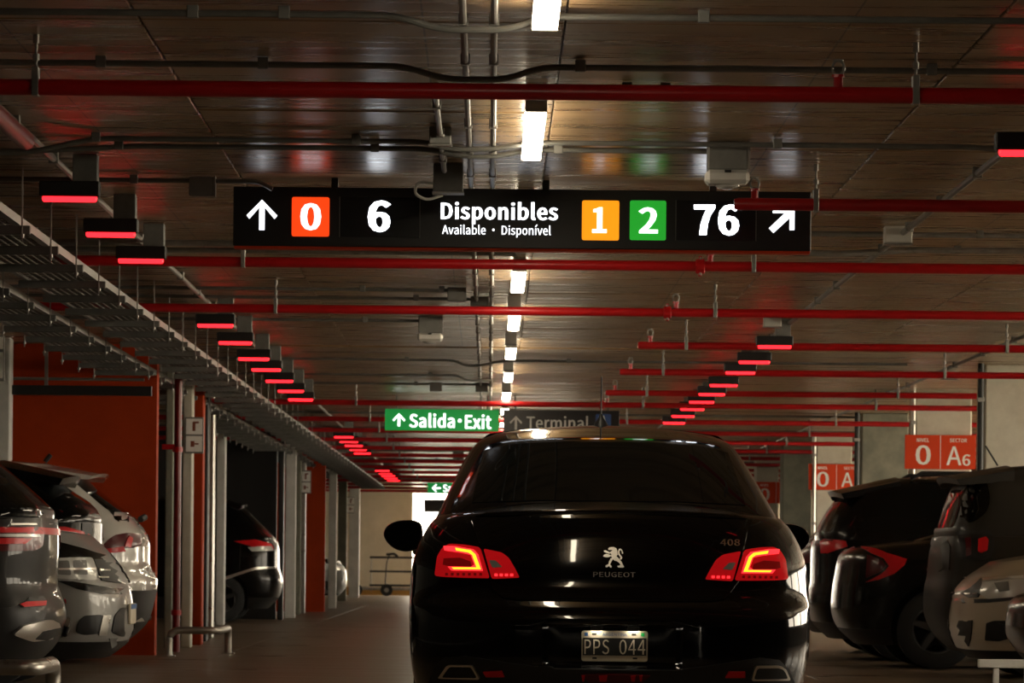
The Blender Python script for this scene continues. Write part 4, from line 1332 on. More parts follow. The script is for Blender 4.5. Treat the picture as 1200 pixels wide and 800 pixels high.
# emblem and lettering in chrome on the lid
def at_rear(x, z): return hero.bvh.ray_cast(Vector((x, -5, z)), Vector((0, 1, 0)))[0].y
LION = [[(330, 195), (350, 170), (420, 163), (468, 185), (485, 225), (492, 290), (470, 322), (440, 330), (400, 312), (375, 272), (352, 255), (385, 235), (405, 213), (335, 212)],
        [(255, 226), (285, 218), (345, 248), (378, 262), (345, 277), (300, 262), (262, 246)],
        [(243, 322), (260, 295), (300, 280), (340, 290), (392, 310), (350, 332), (300, 338)],
        [(375, 300), (440, 308), (482, 330), (532, 380), (522, 408), (490, 402), (440, 397), (398, 357)],
        [(372, 355), (418, 350), (402, 382), (374, 430), (364, 462), (390, 490), (382, 517), (360, 507), (345, 482), (320, 504), (290, 508), (283, 480), (310, 463), (333, 458), (343, 410)],
        [(470, 388), (530, 380), (562, 420), (582, 470), (602, 497), (580, 512), (500, 507), (483, 485), (520, 477), (538, 468), (518, 430), (480, 407)],
        [(528, 372), (552, 378), (572, 345), (550, 310), (527, 282), (520, 235), (535, 212), (552, 225), (568, 278), (588, 268), (570, 215), (540, 190), (512, 198), (497, 240), (502, 290), (535, 335)]]
em = thing('emblem', None, None)
em.parent = rt
for pl in LION:
    pts = [H(690 + x / 14.55, 630 + y / 14.55) for x, y in pl]
    hero.patch('lion_piece', pts, 'rear', 'chrome', off=.0125, thick=.012, res=.02, parent=em)
def rear_text(name, body, u0, u1, v0, v1, m, bold, off, parent=None, y=None):
    x0_, z0_ = H(u0, v1); x1_, z1_ = H(u1, v0)
    zm = (z0_ + z1_) / 2
    za, zb_ = zm - (v1 - v0) / 2 * HY / FPX, zm + (v1 - v0) / 2 * HY / FPX
    yy = at_rear((x0_ + x1_) / 2, zm) - off if y is None else y
    return lettering(name, body, x0_, x1_, za, zb_, yy, M[m], parent or rt, bold)
rear_text('brand_lettering', 'PEUGEOT', 695, 744.5, 670, 676, 'chrome', .02, .0125)
x_, z_ = H(856.5, 634.7)
lt = rear_text('model_number', '408', 844.5, 868.5, 631.3, 639.2, 'chrome', .03, .0)
for v in lt.data.vertices:
    v.co.y = at_rear(v.co.x, v.co.z) - .0125
# number plate
px0, pz0 = H(681.5, 774.5, .0); px1, pz1 = H(759.5, 739.5, .0)
pyy = at_rear((px0 + px1) / 2, (pz0 + pz1) / 2)
np_ = prism_xz('number_plate', rect_poly(px0, px1, pz0, pz1, .012), pyy - .016, pyy + .002, M['plate'], rt)
def pl(u0, u1, v0, v1, ou=0): return (*[H(u, 757, 0)[0] for u in (u0, u1)], H(720, v1, 0)[1], H(720, v0, 0)[1])
prism_xz('plate_field', rect_poly(*pl(683.2, 757.8, 747.4, 768)), pyy - .018, pyy - .012, M['plateblack'], np_)
for i, (ch, u0, u1) in enumerate([('P', 685, 692.5), ('P', 695.5, 703.5), ('S', 706, 714), ('0', 726, 734.5), ('4', 736.5, 745.5), ('4', 747.5, 756.5)]):
    lettering('plate_character', ch, *pl(u0, u1, 749.3, 766.6), pyy - .0195, M['plate'], np_, .0)
lettering('plate_country', 'ARGENTINA', *pl(706, 735, 741.6, 745), pyy - .0175, M['plateblue'], np_, .0)
for u, mm in ((687, 'plateblue'), (753.5, 'exitgreen')):
    prism_xz('plate_sticker', rect_poly(*pl(u - 2, u + 2, 741.3, 745.2)), pyy - .0175, pyy - .012, M[mm], np_)
for u, v in ((696.5, 743), (743, 743), (697, 771.2), (744.5, 771.2)):
    prism_xz('plate_slot', rect_poly(*pl(u - 2.6, u + 2.6, v - 1, v + 1)), pyy - .0175, pyy - .012, M['plateblack'], np_)
for x in (-.05, .05):
    lb = box('plate_lamp', ((px0 + px1) / 2 + x * 1.6, pyy - .032, pz1 + .014), (.05, .018, .012), M['black'], rt, .002)
    box('lamp_lens', ((px0 + px1) / 2 + x * 1.6, pyy - .032, pz1 + .0093), (.042, .012, .004), M['platelight'], lb)
    box('lamp_lip', ((px0 + px1) / 2 + x * 1.6, pyy - .0428, pz1 + .0115), (.052, .004, .018), M['black'], lb)
# lower bumper: valance, exhaust trims, reflectors, fog lamp
val = [H(505, 835), H(503, 800), H(511, 780), H(522, 770), H(545, 768), H(600, 776), H(650, 782), H(790, 784), H(842, 777), H(890, 770), H(912, 773), H(924, 784), H(933, 802), H(930, 835)]
va = hero.patch('bumper_valance', val, 'rear', 'clad', off=.012, res=.035, thick=.03)
def exhaust(poly_o, poly_i):
    a = hero.patch('exhaust_trim', poly_o, 'rear', 'chrome', off=.024, res=.02, thick=.03, rad=.012)
    hero.patch('exhaust_opening', poly_i, 'rear', 'plateblack', off=.0262, res=.025, thick=.006, rad=.01, parent=a)
exhaust([H(516, 793), H(527, 777.5), H(555.5, 777.5), H(564.5, 793.5)], [H(521.5, 791.3), H(529.5, 779.6), H(554, 779.6), H(561, 791.3)])
exhaust([H(877.5, 795), H(882.5, 778.7), H(911, 778.7), H(918, 782), H(924.5, 795.5)], [H(881, 792.8), H(885, 781), H(910, 781), H(915.5, 783.5), H(920.5, 792.8)])
hero.patch('reflector', [H(567.5, 785), H(589, 784), H(592, 790.5), H(571, 790.8)], 'rear', 'lampred', off=.022, res=.03, thick=.01)
hero.patch('reflector', [H(848, 791.5), H(852, 784.8), H(871, 784.8), H(871, 791.5)], 'rear', 'lampred', off=.022, res=.03, thick=.01)
fg = hero.patch('fog_lamp', [H(680, 788), H(700, 787), H(742, 787.5), H(761, 789), H(752, 797), H(690, 796.5)], 'rear', 'lampdark', off=.022, res=.03, thick=.01)
for u0, u1 in ((681, 685), (701, 711), (738, 744), (748, 752)):
    hero.patch('fog_reflector', [H(u0, 788.5), H(u1, 788), H(u1 - 1, 795), H(u0 + 1, 795)], 'rear', 'lampred', off=.025, res=.03, thick=.006, parent=fg)
# mirrors, antenna, handles
hero.mirrors(2.95, H(474, 628, 2.95)[1], .975, M['blackpaint'], (.205, .13, .165))
zr = hero.bvh.ray_cast(Vector((0, 1.9, 3)), Vector((0, 0, -1)))[0].z
an = thing('antenna', None, None); an.parent = rt; an.location = (-.01, 1.9, zr)
bm = bmesh.new()
add_tube(bm, [(0, 0, -.02), (0, 0, .012), (0, .01, .04), (0, .015, .06)], [.04, .032, .013, .006], 14)
obj('antenna_base', bm, M['black'], an, None, True)
tube('antenna_whip', [(0, .015, .05), (0, -.06, .235)], .0035, M['black'], an, 6)
for y in (1.75, 2.75):
    for sx in (-1, 1):
        h = hero.bvh.ray_cast(Vector((sx * 5, y, .92)), Vector((-sx, 0, 0)))[0]
        tube('door_handle', [(h.x, y - .1, .92), (h.x + sx * .022, y - .07, .92), (h.x + sx * .022, y + .07, .92), (h.x, y + .1, .92)], .013, M['blackpaint'], rt, 8)

# ---- parked cars, seen from the side; rear or front towards the aisle
def levels(hw, belt, roof, prof_r, prof_f, Lr=.42, nr=3.2, Lf=.55, nf=2.8, roofw=.62, tumble=1.0):
    fr, ff = pchip(*zip(*prof_r)), pchip(*zip(*prof_f))
    lt_ = [(0, .88), (.12, .95), (.3, .985), (.55, 1.0), (.8, .995), (.93, .975), (1, .95)]
    fw = pchip(*zip(*lt_))
    lo = []
    z = .2
    zs = [.2 + (belt - .2) * i / 14 for i in range(15)]
    for z in zs:
        lo.append((z, hw * fw((z - .2) / (belt - .2)), fr(z), Lr, nr, ff(z), Lf, nf))
    ut = [(0, .945), (.1, .935), (.4, .88), (.7, .80), (.85, .745), (.95, .68), (1, roofw)]
    fu = pchip(*zip(*ut))
    up = []
    for i in range(13):
        s = i / 12
        z = belt - .06 + (roof - belt + .06) * s
        up.append((z, hw * (fu(s) * tumble + (1 - tumble) * .945), fr(z) + (.02 if z < belt else 0), Lr * 1.1, nr, None, .85, 2.4))
    return lo, up

def parked(name, label, Xr, Yn, rz, hw, belt, roof, prof_r, L, paint, nose=False, clad=.34, hood=.17, cowl=1.25, wind=.75, wr=.34, Lr=.42, nr=3.2, roofw=.62, tumble=1.0,
           frontprof=None, nf=2.8, Lf=.55):
    """Xr: world x of the end nearest the aisle, Yn: depth of the side nearest the camera"""
    pf = frontprof or [(.2, L - .16), (.35, L - .03), (.5, L), (.65, L - .01), (.8, L - .05), (belt, L - .15)]
    lo, up = levels(hw, belt, roof, prof_r, pf, Lr, nr, Lf, nf, roofw, tumble)
    n = len(up)
    up = [(z, w_, yr, Lr_, nr_, L - cowl - wind * max(0, i - 1) / (n - 2) * (1 + .1 * i / n), Lf_, nf_) for i, (z, w_, yr, Lr_, nr_, _, Lf_, nf_) in enumerate(up)]
    def wl(x, y, z):
        if z > .7:
            k = (z - .7) / (belt - .7)
            y0 = L - cowl - .15
            if y > y0: z -= min(1, k) * hood * min(1, (y - y0) / (L - y0)) ** 1.4
        return z
    Xr *= (Yn + hw * .85) / Yn         # the end's middle lies deeper than its near corner
    sgn = 1 if rz < 0 else -1          # world direction of the local forward axis
    ox = Xr - sgn * (L if nose else 0)
    c = Car(name, label, (ox, Yn + hw, 0), rz, lo, up, wl, None, paint, wheels=(.82, L - .9), wr=wr, clad_z=clad, NR=16, nzl=24, nzu=16, crown=(.03, .045))
    c.sgn, c.ox, c.Yn, c.L = sgn, ox, Yn, L
    c.view = 'right' if rz < 0 else 'left'
    c.q = lambda u, v: ((W(u, v, Yn)[0] - ox) * sgn, W(u, v, Yn)[1])
    # glass all round
    b0, b1 = belt + .05, roof - .11
    f = lambda z: pchip(*zip(*prof_r))(z)
    yw = lambda z: L - cowl - wind * (z - belt) / (roof - belt)
    q0, q1 = f(b0) + .42, f(b1) + .34
    y_mid = (q1 + yw(b1)) / 2 + .1
    c.patch('side_window', [(q0 + .25, b0), (y_mid - .03, b0), (y_mid - .03, b1), (q1 + .3, b1)], 'right', 'glass', off=.003, res=.12, mirror=True, rad=.04)
    c.patch('side_window', [(y_mid + .03, b0), (yw(b0) - .55, b0), (yw(b1) - .3, b1), (y_mid + .03, b1)], 'right', 'glass', off=.003, res=.12, mirror=True, rad=.04)
    c.patch('rear_window', [(-hw * .72, b0 + .02), (hw * .72, b0 + .02), (hw * .6, b1), (-hw * .6, b1)], 'rear', 'glass', off=.003, res=.12, rad=.05)
    c.patch('windscreen', [(-hw * .8, b0), (hw * .8, b0), (hw * .62, b1), (-hw * .62, b1)], 'front', 'glass', off=.003, res=.12, rad=.05)
    c.mirrors(L - cowl - .42, belt + .06, hw + .05, paint, (.19, .13, .14))
    for y in (y_mid - .75, y_mid + .3):
        for sx in (-1, 1):
            h = c.bvh.ray_cast(Vector((sx * 5, y, belt - .12)), Vector((-sx, 0, 0)))[0]
            if h:
                tube('door_handle', [(h.x, y - .1, h.z), (h.x + sx * .02, y - .07, h.z), (h.x + sx * .02, y + .07, h.z), (h.x, y + .1, h.z)], .012, paint, c.root, 6)
    return c

def spoiler(c, y0, y1, z0, z1, hw, m, drop=.03):
    """roof spoiler: y0 tip, y1 root on the roof"""
    V, F = [], []
    n = 12
    for i in range(n + 1):
        x = -hw + 2 * hw * i / n
        k = (x / hw) ** 2
        V += [(x, y0 + .06 * k, z0 - .03 * k), (x, y1, z1 - .05 * k), (x, y1, z1 - .09 - .05 * k), (x, y0 + .03 + .06 * k, z0 - drop - .03 * k)]
    for i in range(n):
        for j in range(4):
            F.append((i * 4 + j, i * 4 + (j + 1) % 4, i * 4 + 4 + (j + 1) % 4, i * 4 + 4 + j))
    F += [(3, 2, 1, 0), tuple(n * 4 + j for j in range(4))]
    pydata('roof_spoiler', V, F, m, c.root, True, 40)

def plate_at(c, view, x, z, w=.4, h=.13, blue=False):
    d = VIEWS[view][1]
    h_ = c.bvh.ray_cast(Vector((x, 0, z)) - d * 12, d)[0]
    if not h_: return
    p = box('number_plate', (x, h_.y - d.y * .014, z), (w, .02, h), M['plate'], c.root, .004)
    box('plate_band', (x, h_.y - d.y * .026, z + h * .36), (w * .98, .006, h * .24), M['plateblue'], p)

GREY = mat('dark_grey_paint', (.022, .021, .019), .5, spec=.2, coat=.4)
SILVER = mat('silver_paint', (.27, .265, .25), .4, metal=.25, coat=.4)
BLACK2 = mat('plain_black_paint', (.003, .003, .003), .25, spec=.2, coat=.2)
WHITE = mat('white_car_paint', (.62, .6, .54), .3, coat=1.0)
BEIGE = mat('champagne_paint', (.5, .43, .33), .34, metal=.2, coat=.7)
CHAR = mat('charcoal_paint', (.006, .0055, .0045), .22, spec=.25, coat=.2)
BOXP = mat('slate_paint', (.022, .019, .014), .4, spec=.25, coat=.1)

# L1 dark grey SUV cut by the left edge
c = parked('car', 'dark grey sport utility car cut by the left edge with wide red tail lamp', W(69.5, 735, 25.3)[0], 25.3, R(90), .93, 1.12, 1.66,
           [(.2, .2), (.36, .05), (.5, .0), (.62, .02), (.72, .06), (.95, .05), (1.12, .06), (1.28, .2), (1.43, .38), (1.56, .56), (1.62, .7), (1.66, .85)], 4.6, GREY, clad=.44)
q = c.q
a = c.patch('tail_lamp', [q(-30, 617), q(36, 617), q(41, 622), q(40, 640), q(34, 645), q(-30, 646)], 'left', 'lampdark', off=.01, res=.05, mirror=True, rad=.015)
c.patch('lamp_strip', [q(-30, 619), q(30, 618.5), q(33, 624), q(-30, 625)], 'left', 'lampred', off=.022, res=.025, thick=.008, mirror=True)
c.patch('lamp_strip', [q(-30, 626.5), q(36, 625.5), q(37, 628.5), q(-30, 629.5)], 'left', 'lampclear', off=.022, res=.025, thick=.008, mirror=True)
c.patch('lamp_strip', [q(-30, 631), q(30, 630.5), q(24, 637), q(-30, 638)], 'left', 'lampred', off=.022, res=.025, thick=.008, mirror=True)
c.patch('reflector', [q(20, 708), q(26, 705.5), q(44, 705), q(44, 710.5), q(24, 711.5)], 'left', 'lampred', off=.02, res=.03, mirror=True)
c.patch('bumper_trim', [q(-40, 715), q(10, 712), q(30, 700), q(66, 697), q(68, 728), q(30, 732), q(0, 745), q(-40, 760)], 'left', 'clad', off=.006, res=.06, mirror=True)
ex = c.patch('exhaust_trim', [q(12, 742), q(24, 732), q(45, 727), q(67, 727), q(66, 738), q(50, 748), q(30, 750)], 'left', 'chrome', off=.028, res=.025, thick=.03, mirror=True, rad=.02)
c.patch('exhaust_opening', [q(33, 747), q(40, 739), q(52, 736), q(50, 743), q(42, 748.5)], 'left', 'plateblack', off=.034, res=.02, thick=.01, mirror=True)
c.patch('chrome_strip', [q(10, 613.2), q(55, 612), q(56, 614), q(10, 615.2)], 'left', 'chrome', off=.012, res=.05, thick=.01, mirror=True)
c.patch('lamp_strip', [(-.75, 1.02), (.75, 1.02), (.75, 1.06), (-.75, 1.06)], 'rear', 'lampred', off=.01, res=.08)
spoiler(c, .52, .95, 1.62, 1.69, .62, GREY)
c.patch('quarter_window', [q(-40, 545), q(-4, 560), q(14, 575), q(36, 597), q(42, 606), q(-40, 609)], 'left', 'glass', off=.006, res=.03, mirror=True, rad=.02)
c.patch('tailgate_corner', [q(42, 618), q(52, 617), q(56, 640), q(55, 668), q(46, 672)], 'left', 'glass', off=.008, res=.03, mirror=True, rad=.01)

# L2 silver car, nose to the aisle
c = parked('car', 'silver car parked nose out between the grey and white cars on the left', W(151, 735, 28.6)[0], 28.6, R(-90), .88, 1.13, 1.53,
           [(.2, .2), (.4, .03), (.6, .0), (.8, .05), (1.13, .1), (1.3, .3), (1.53, .6)], 4.3, SILVER, nose=True, clad=.31, hood=.13, cowl=1.2, wind=.85, Lf=.42, nf=3.4,
           frontprof=[(.2, 4.14), (.30, 4.26), (.42, 4.3), (.58, 4.29), (.72, 4.26), (.86, 4.2), (1.0, 4.12), (1.13, 4.0)])
q = c.q
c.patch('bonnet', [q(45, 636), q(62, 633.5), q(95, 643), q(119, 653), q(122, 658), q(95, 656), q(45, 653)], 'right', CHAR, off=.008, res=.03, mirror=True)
hl = c.patch('headlamp', [q(59, 654), q(85, 653.5), q(104, 654), q(110, 668), q(111, 680), q(90, 679), q(60, 677)], 'right', 'lampclear', off=.012, res=.022, mirror=True, rad=.015)
for uu in (66, 84):
    c.patch('lamp_reflector', [q(uu, 657), q(uu + 14, 657), q(uu + 17, 674), q(uu + 2, 673)], 'right', 'boxgrey', off=.016, res=.05, thick=.008, mirror=True, rad=.012)
c.patch('lamp_eyebrow', [q(59, 665.5), q(108, 666.5), q(108.5, 668.5), q(59, 667.5)], 'right', 'chrome', off=.02, res=.05, thick=.008, mirror=True)
c.patch('grille', [q(106, 656), q(126, 657), q(131, 672), q(133, 684), q(116, 680), q(111, 668)], 'right', 'clad', off=.012, res=.022, mirror=True)
for vv in (668, 676):
    c.patch('grille_bar', [q(112, vv), q(131, vv + 1), q(131.5, vv + 2.5), q(112.5, vv + 1.5)], 'right', 'chrome', off=.018, res=.04, thick=.01, mirror=True)
c.patch('bumper_shadow', [q(66, 680), q(85, 681), q(118, 687), q(144, 692), q(144, 697), q(118, 696), q(90, 690)], 'right', CHAR, off=.008, res=.022, mirror=True)  # charcoal band painted on as the shade below lamp and grille
c.patch('fog_recess', [q(88, 741), q(90, 730), q(98, 721), q(118, 720), q(115, 742), q(98, 744)], 'right', 'plateblack', off=.008, res=.022, mirror=True, rad=.02)
c.patch('fog_trim', [q(118, 721), q(126, 721), q(121, 744), q(113, 744)], 'right', 'steel', off=.014, res=.022, mirror=True)
c.patch('intake', [q(127, 741), q(130, 722), q(136, 712), q(147, 716), q(148, 745), q(135, 747)], 'right', 'clad', off=.008, res=.022, mirror=True, rad=.015)
c.patch('skid_plate', [q(124, 748), q(147, 746), q(146, 757), q(124, 760)], 'right', 'boxgrey', off=.01, res=.04, mirror=True)
plate_at(c, 'front', 0, .5, .42, .14)

# L3 black hatch with roof spoiler
c = parked('car', 'black hatchback with roof spoiler between the silver and white cars on the left', W(117, 640, 32.0)[0], 32.0, R(90), .89, 1.15, 1.60,
           [(.2, .2), (.36, .05), (.55, .0), (.75, .03), (.95, .02), (1.15, .02), (1.26, .06), (1.38, .22), (1.5, .40), (1.56, .52), (1.60, .7)], 4.3, BLACK2)
q = c.q
c.patch('tail_lamp', [q(40, 618), q(75, 617), q(92, 622), q(106, 630), q(104, 636), q(85, 632), q(62, 626), q(40, 624)], 'left', 'lampred', off=.01, res=.04, mirror=True)
c.patch('lamp_strip', [q(60, 620.5), q(85, 624), q(104, 631), q(104, 633), q(85, 626.5), q(60, 622.5)], 'left', 'lampclear', off=.022, res=.025, thick=.008, mirror=True)
c.patch('quarter_window', [q(30, 570), q(66, 568), q(80, 580), q(98, 602), q(90, 610), q(30, 612)], 'left', 'glass', off=.006, res=.03, mirror=True, rad=.02)
c.patch('tailgate_corner', [q(92, 612), q(112, 612), q(113, 640), q(100, 660), q(92, 650)], 'left', 'clad', off=.008, res=.03, mirror=True, rad=.01)
spoiler(c, W(79, 560, 32.0)[0] * -1 + c.ox, .75, 1.51, 1.63, .62, BLACK2, .05)

# L4 white SUV
c = parked('car', 'white sport utility car with black lower bumper against the large red wall', W(180.5, 690, 35.4)[0], 35.4, R(90), .93, 1.20, 1.67,
           [(.2, .22), (.34, .08), (.5, .03), (.68, .0), (.76, .02), (.79, .07), (1.0, .07), (1.1, .10), (1.21, .18), (1.35, .36), (1.5, .55), (1.6, .68), (1.67, .85)], 4.5, WHITE, clad=.62, tumble=.9, roofw=.7)
q = c.q
c.patch('tail_lamp', [q(117, 642), q(125, 633), q(133, 627), q(145, 624.5), q(160, 625), q(165, 630), q(164, 641), q(150, 642), q(128, 643)], 'left', 'lampdark', off=.01, res=.04, mirror=True, rad=.012)
c.patch('lamp_strip', [q(119, 643.5), q(142, 640), q(144, 646), q(126, 648)], 'left', 'lampred', off=.022, res=.025, thick=.01, mirror=True)
c.patch('lamp_strip', [q(143, 640), q(147, 628), q(151, 631), q(149, 641)], 'left', 'lampred', off=.022, res=.025, thick=.01, mirror=True)
c.patch('quarter_window', [q(40, 566), q(62, 563), q(70, 572), q(95, 597), q(80, 600), q(40, 604)], 'left', 'glass', off=.006, res=.06, mirror=True, rad=.03)
c.patch('rear_glass_edge', [q(90, 563), q(102, 562), q(130, 582), q(156, 611), q(136, 611), q(118, 591)], 'left', 'glass', off=.006, res=.05, mirror=True)
c.patch('reflector', [q(160, 699), q(173, 698.5), q(173, 701), q(160, 701.5)], 'left', 'lampdark', off=.01, res=.05, mirror=True)
c.patch('skid_plate', [q(146, 742), q(152, 736), q(176, 735), q(178, 739), q(160, 746)], 'left', 'boxgrey', off=.02, res=.05, mirror=True)
ex = c.patch('exhaust_trim', [q(155, 728), q(160, 724), q(172, 724), q(172, 727), q(160, 732)], 'left', 'chrome', off=.016, res=.05, mirror=True)
spoiler(c, .42, .95, 1.60, 1.69, .68, WHITE)
tube('rear_wiper', [(0.35, .16, 1.22), (.42, .13, 1.24)], .03, M['black'], c.root, 8)
tube('antenna', [(0, .95, 1.70), (0, .9, 1.76)], .02, M['black'], c.root, 8)

# L5 far black SUV
c = parked('car', 'black car far on the left between the white pillars', W(330, 680, 60.0)[0], 60.0, R(90), .93, 1.15, 1.74,
           [(.2, .2), (.4, .03), (.6, .0), (.8, .05), (1.0, .05), (1.15, .08), (1.3, .2), (1.5, .4), (1.65, .55), (1.74, .75)], 4.5, BLACK2)
q = c.q
c.patch('tail_lamp', [q(274, 634), q(298, 632), q(316, 637), q(319, 643), q(300, 642)], 'left', 'lampred', off=.012, res=.05, mirror=True)
c.patch('lamp_strip', [q(290, 641), q(316, 640), q(318, 645), q(295, 646)], 'left', 'lampclear', off=.022, res=.025, thick=.01, mirror=True)
c.patch('chrome_strip', [q(262, 676), q(300, 664), q(320, 664), q(320, 666), q(300, 667), q(264, 679)], 'left', 'chrome', off=.012, res=.06, mirror=True)
spoiler(c, .5, .95, 1.68, 1.76, .62, BLACK2)

# L6 far silver car, nose out, and the dark one before it
c = parked('car', 'silver car nose out far on the left below the second red wall', W(406, 690, 85.0)[0], 85.0, R(-90), .88, 1.06, 1.5,
           [(.2, .2), (.4, .03), (.6, .0), (.8, .05), (1.06, .1), (1.3, .3), (1.5, .6)], 4.2, SILVER, nose=True, clad=.24, hood=.2)
q = c.q
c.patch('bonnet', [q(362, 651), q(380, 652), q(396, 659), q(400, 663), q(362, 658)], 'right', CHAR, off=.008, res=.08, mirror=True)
c.patch('headlamp', [q(367, 660), q(376, 659), q(400, 663), q(402, 668), q(376, 667), q(368, 665)], 'right', 'lampclear', off=.012, res=.06, mirror=True)
c.patch('fog_recess', [q(378, 680), q(388, 681), q(392, 690), q(382, 691)], 'right', 'plateblack', off=.01, res=.06, mirror=True)
c.patch('grille', [q(399, 668), q(404, 668), q(405, 680), q(400, 680)], 'right', 'clad', off=.01, res=.06, mirror=True)
c = parked('car', 'dark car mostly hidden behind the black post on the far left', W(366, 680, 78.5)[0], 78.5, R(90), .9, 1.05, 1.5,
           [(.2, .2), (.4, .03), (.6, .0), (.8, .05), (1.05, .1), (1.3, .3), (1.5, .6)], 4.3, BLACK2)
c.patch('tail_lamp', [(.1, .85), (.5, .9), (.5, 1.0), (.12, 1.0)], 'left', 'lampred', off=.012, res=.06, mirror=True)

# R1 champagne car, nose out
c = parked('car', 'champagne saloon parked nose out at the right edge', W(1119, 730, 31.0)[0], 31.0, R(90), .89, 1.04, 1.46,
           [(.2, .2), (.4, .03), (.6, .0), (.8, .05), (1.04, .1), (1.25, .4), (1.46, 1.0)], 4.5, BEIGE, nose=True, clad=.26, hood=.18, cowl=1.15, wind=.9, Lf=.45, nf=3.3,
           frontprof=[(.2, 4.36), (.28, 4.45), (.45, 4.5), (.62, 4.48), (.76, 4.44), (.9, 4.36), (1.04, 4.2)])
q = c.q
c.patch('headlamp', [q(1158, 679), q(1180, 677), q(1240, 672), q(1240, 694), q(1200, 698), q(1160, 702), q(1152, 696)], 'left', 'lampclear', off=.012, res=.04, mirror=True, rad=.01)
c.patch('grille', [q(1127, 688), q(1134, 680), q(1157, 678), q(1156, 690), q(1150, 700), q(1126, 702)], 'left', 'plateblack', off=.012, res=.04, mirror=True)
for vv in (683, 689, 695):
    c.patch('grille_bar', [q(1131, vv + 1), q(1150, vv), q(1150, vv + 1.6), q(1131, vv + 2.6)], 'left', 'chrome', off=.018, res=.04, thick=.01, mirror=True)
c.patch('lamp_housing', [q(1158, 679), q(1200, 674.5), q(1200, 677.5), q(1158, 682)], 'left', 'chrome', off=.018, res=.05, thick=.01, mirror=True)
c.patch('lamp_housing', [q(1168, 684), q(1183, 682), q(1184, 692), q(1172, 694)], 'left', 'boxgrey', off=.018, res=.05, thick=.01, mirror=True)
c.patch('lamp_seam', [q(1126, 703), q(1160, 701.5), q(1240, 694), q(1240, 697), q(1160, 706), q(1126, 708)], 'left', 'clad', off=.01, res=.06, mirror=True)
c.patch('bumper_slot', [q(1127, 733), q(1129, 712), q(1134, 712), q(1132, 736)], 'left', 'plateblack', off=.01, res=.04, mirror=True)
c.patch('bumper_slot', [q(1130, 757), q(1134, 728), q(1144, 727), q(1143, 758)], 'left', 'plateblack', off=.01, res=.04, mirror=True)
fr_ = c.patch('fog_recess', [q(1157, 750), q(1158, 730), q(1166, 727), q(1185, 727), q(1186, 747), q(1172, 751)], 'left', 'plateblack', off=.01, res=.04, mirror=True, rad=.01)
c.patch('fog_lamp', [q(1165, 739), q(1167, 732), q(1172, 729.5), q(1177, 732), q(1179, 739), q(1177, 746), q(1172, 748.5), q(1167, 746)], 'left', 'clad', off=.016, res=.05, thick=.01, mirror=True)

# R0 dark car whose nose enters at the right edge
c = parked('car', 'dark car of which only the nose enters at the right edge', W(1185, 725, 28.2)[0], 28.2, R(90), .88, .98, 1.46,
           [(.2, .2), (.4, .03), (.6, .0), (.8, .05), (.98, .1), (1.2, .4), (1.46, 1.0)], 4.4, CHAR, nose=True, clad=.3, hood=.25,
           frontprof=[(.2, 4.22), (.3, 4.32), (.45, 4.4), (.62, 4.38), (.7, 4.3), (.8, 4.1), (.98, 3.9)])
c.patch('headlamp', [(3.85, .62), (4.2, .6), (4.2, .68), (3.9, .74)], 'left', 'lampclear', off=.01, res=.05, mirror=True)

# R2 boxy dark SUV
c = parked('car', 'boxy dark sport utility car with square tail lamps behind the champagne car', W(1090, 700, 33.6)[0], 33.6, R(-90), .90, 1.12, 1.67,
           [(.2, .22), (.36, .06), (.55, .0), (.7, .005), (.78, .025), (1.0, .045), (1.12, .065), (1.3, .13), (1.45, .18), (1.56, .24), (1.62, .32), (1.67, .5)], 4.25, BOXP, clad=.62, Lr=.35, nr=4.0, tumble=.75, roofw=.72)
q = c.q
a = c.patch('tail_lamp', [q(1125, 622), q(1160, 621), q(1166, 627), q(1165, 647), q(1158, 655), q(1128, 656)], 'right', 'plateblack', off=.012, res=.04, mirror=True, rad=.02)
c.patch('lamp_lens', [q(1147, 632), q(1156, 629), q(1159, 633), q(1157, 645), q(1150, 648), q(1146, 646)], 'right', 'lampred', off=.018, res=.04, thick=.01, mirror=True)
c.patch('lamp_lens', [q(1133, 631), q(1139, 630), q(1139, 650), q(1133, 652)], 'right', 'lampdark', off=.018, res=.04, thick=.01, mirror=True)
c.patch('quarter_window', [q(1115, 612), q(1125, 560), q(1160, 562), q(1163, 585), q(1158, 600), q(1143, 612)], 'right', 'glass', off=.006, res=.06, mirror=True, rad=.04)
c.patch('tailgate_trim', [q(1098, 620), q(1112, 618), q(1117, 640), q(1115, 668), q(1100, 672)], 'right', 'clad', off=.008, res=.05, mirror=True)
spoiler(c, W(1115, 553, 33.6)[0] - c.ox, .6, 1.60, 1.70, .72, BOXP, .045)
tube('antenna', [(.0, .55, 1.70), (.0, .45, 1.86)], .008, M['black'], c.root, 6)

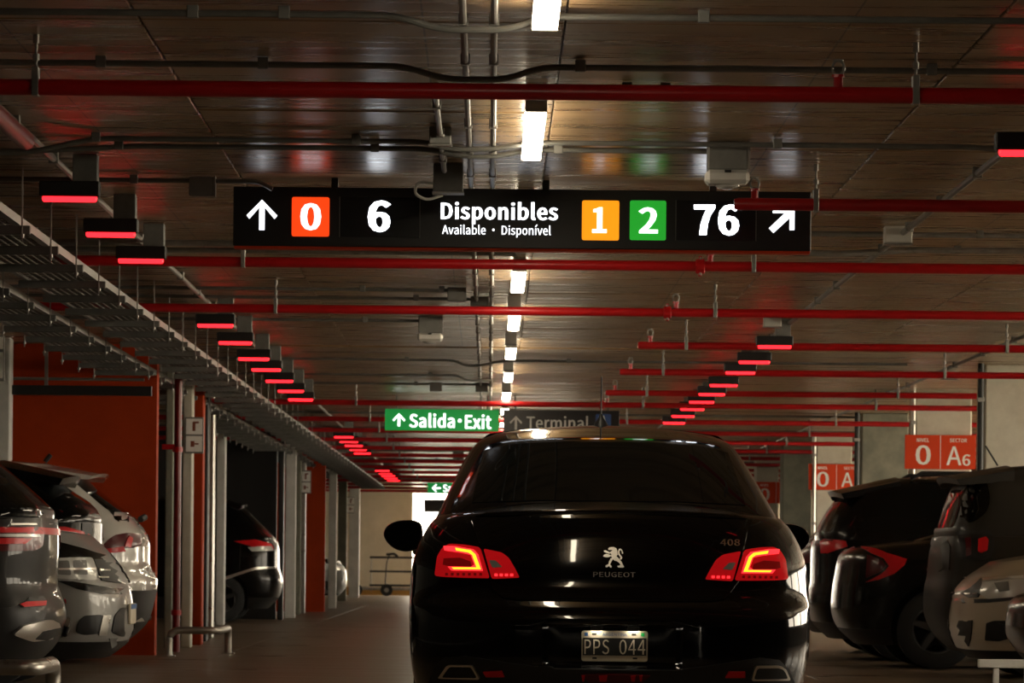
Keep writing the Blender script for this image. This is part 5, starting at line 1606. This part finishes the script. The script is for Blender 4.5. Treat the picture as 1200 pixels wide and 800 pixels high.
# R3 dark saloon
c = parked('car', 'dark saloon with claw shaped red tail lamp on the right', W(978, 690, 36.6)[0], 36.6, R(-90), .90, 1.03, 1.42,
           [(.2, .2), (.36, .04), (.5, .0), (.68, .01), (.8, .03), (.92, .05), (1.0, .08), (1.03, .12), (1.1, .62), (1.2, .95), (1.3, 1.3), (1.38, 1.65), (1.42, 1.9)], 4.55, CHAR, Lr=.5)
q = c.q
c.patch('tail_lamp', [q(1011, 640), q(1028, 643), q(1040, 648), q(1063, 655), q(1060, 662), q(1048, 672), q(1030, 679), q(1016, 682), q(1034, 672), q(1042, 663), q(1036, 654), q(1022, 648)], 'right', 'lampred', off=.012, res=.03, mirror=True)
c.patch('lamp_lens', [q(1018, 650), q(1034, 656), q(1039, 663), q(1030, 671), q(1016, 677)], 'right', 'lampdark', off=.01, res=.03, mirror=True)
c.patch('rear_lip', [q(988, 637), q(1030, 631), q(1064, 624), q(1064, 627), q(1030, 635), q(990, 641)], 'right', BOXP, off=.01, res=.05, mirror=True)

# R4 black SUV and R5 beyond
c = parked('car', 'black sport utility car with roof spoiler below the half-hidden red sign', W(946, 680, 39.6)[0], 39.35, R(-90), .92, 1.12, 1.69,
           [(.2, .2), (.36, .05), (.55, .0), (.75, .04), (1.0, .04), (1.12, .06), (1.3, .13), (1.45, .22), (1.56, .32), (1.63, .45), (1.69, .65)], 4.6, BLACK2)
q = c.q
c.patch('tail_lamp', [q(952, 634), q(965, 630), q(992, 634), q(994, 640), q(972, 648), q(954, 648)], 'right', 'lampred', off=.012, res=.04, mirror=True)
spoiler(c, W(978, 575, 39.6)[0] - c.ox, .8, 1.58, 1.72, .66, BLACK2, .05)
for sx in (-1, 1):
    tube('roof_rail', [(sx * .6, .9, 1.69), (sx * .6, 1.0, 1.75), (sx * .6, 2.5, 1.75), (sx * .6, 2.6, 1.69)], .018, M['black'], c.root, 8)
c = parked('car', 'farther black car partly hidden by the right door mirror', W(932, 680, 42.9)[0], 42.9, R(-90), .9, 1.08, 1.55,
           [(.2, .2), (.36, .05), (.55, .0), (.75, .04), (1.0, .06), (1.08, .1), (1.25, .25), (1.4, .45), (1.5, .65), (1.55, .85)], 4.3, BLACK2)
c.patch('tail_lamp', [(.06, .9), (.4, .95), (.42, 1.03), (.1, 1.03)], 'right', 'lampdark', off=.012, res=.05, mirror=True)
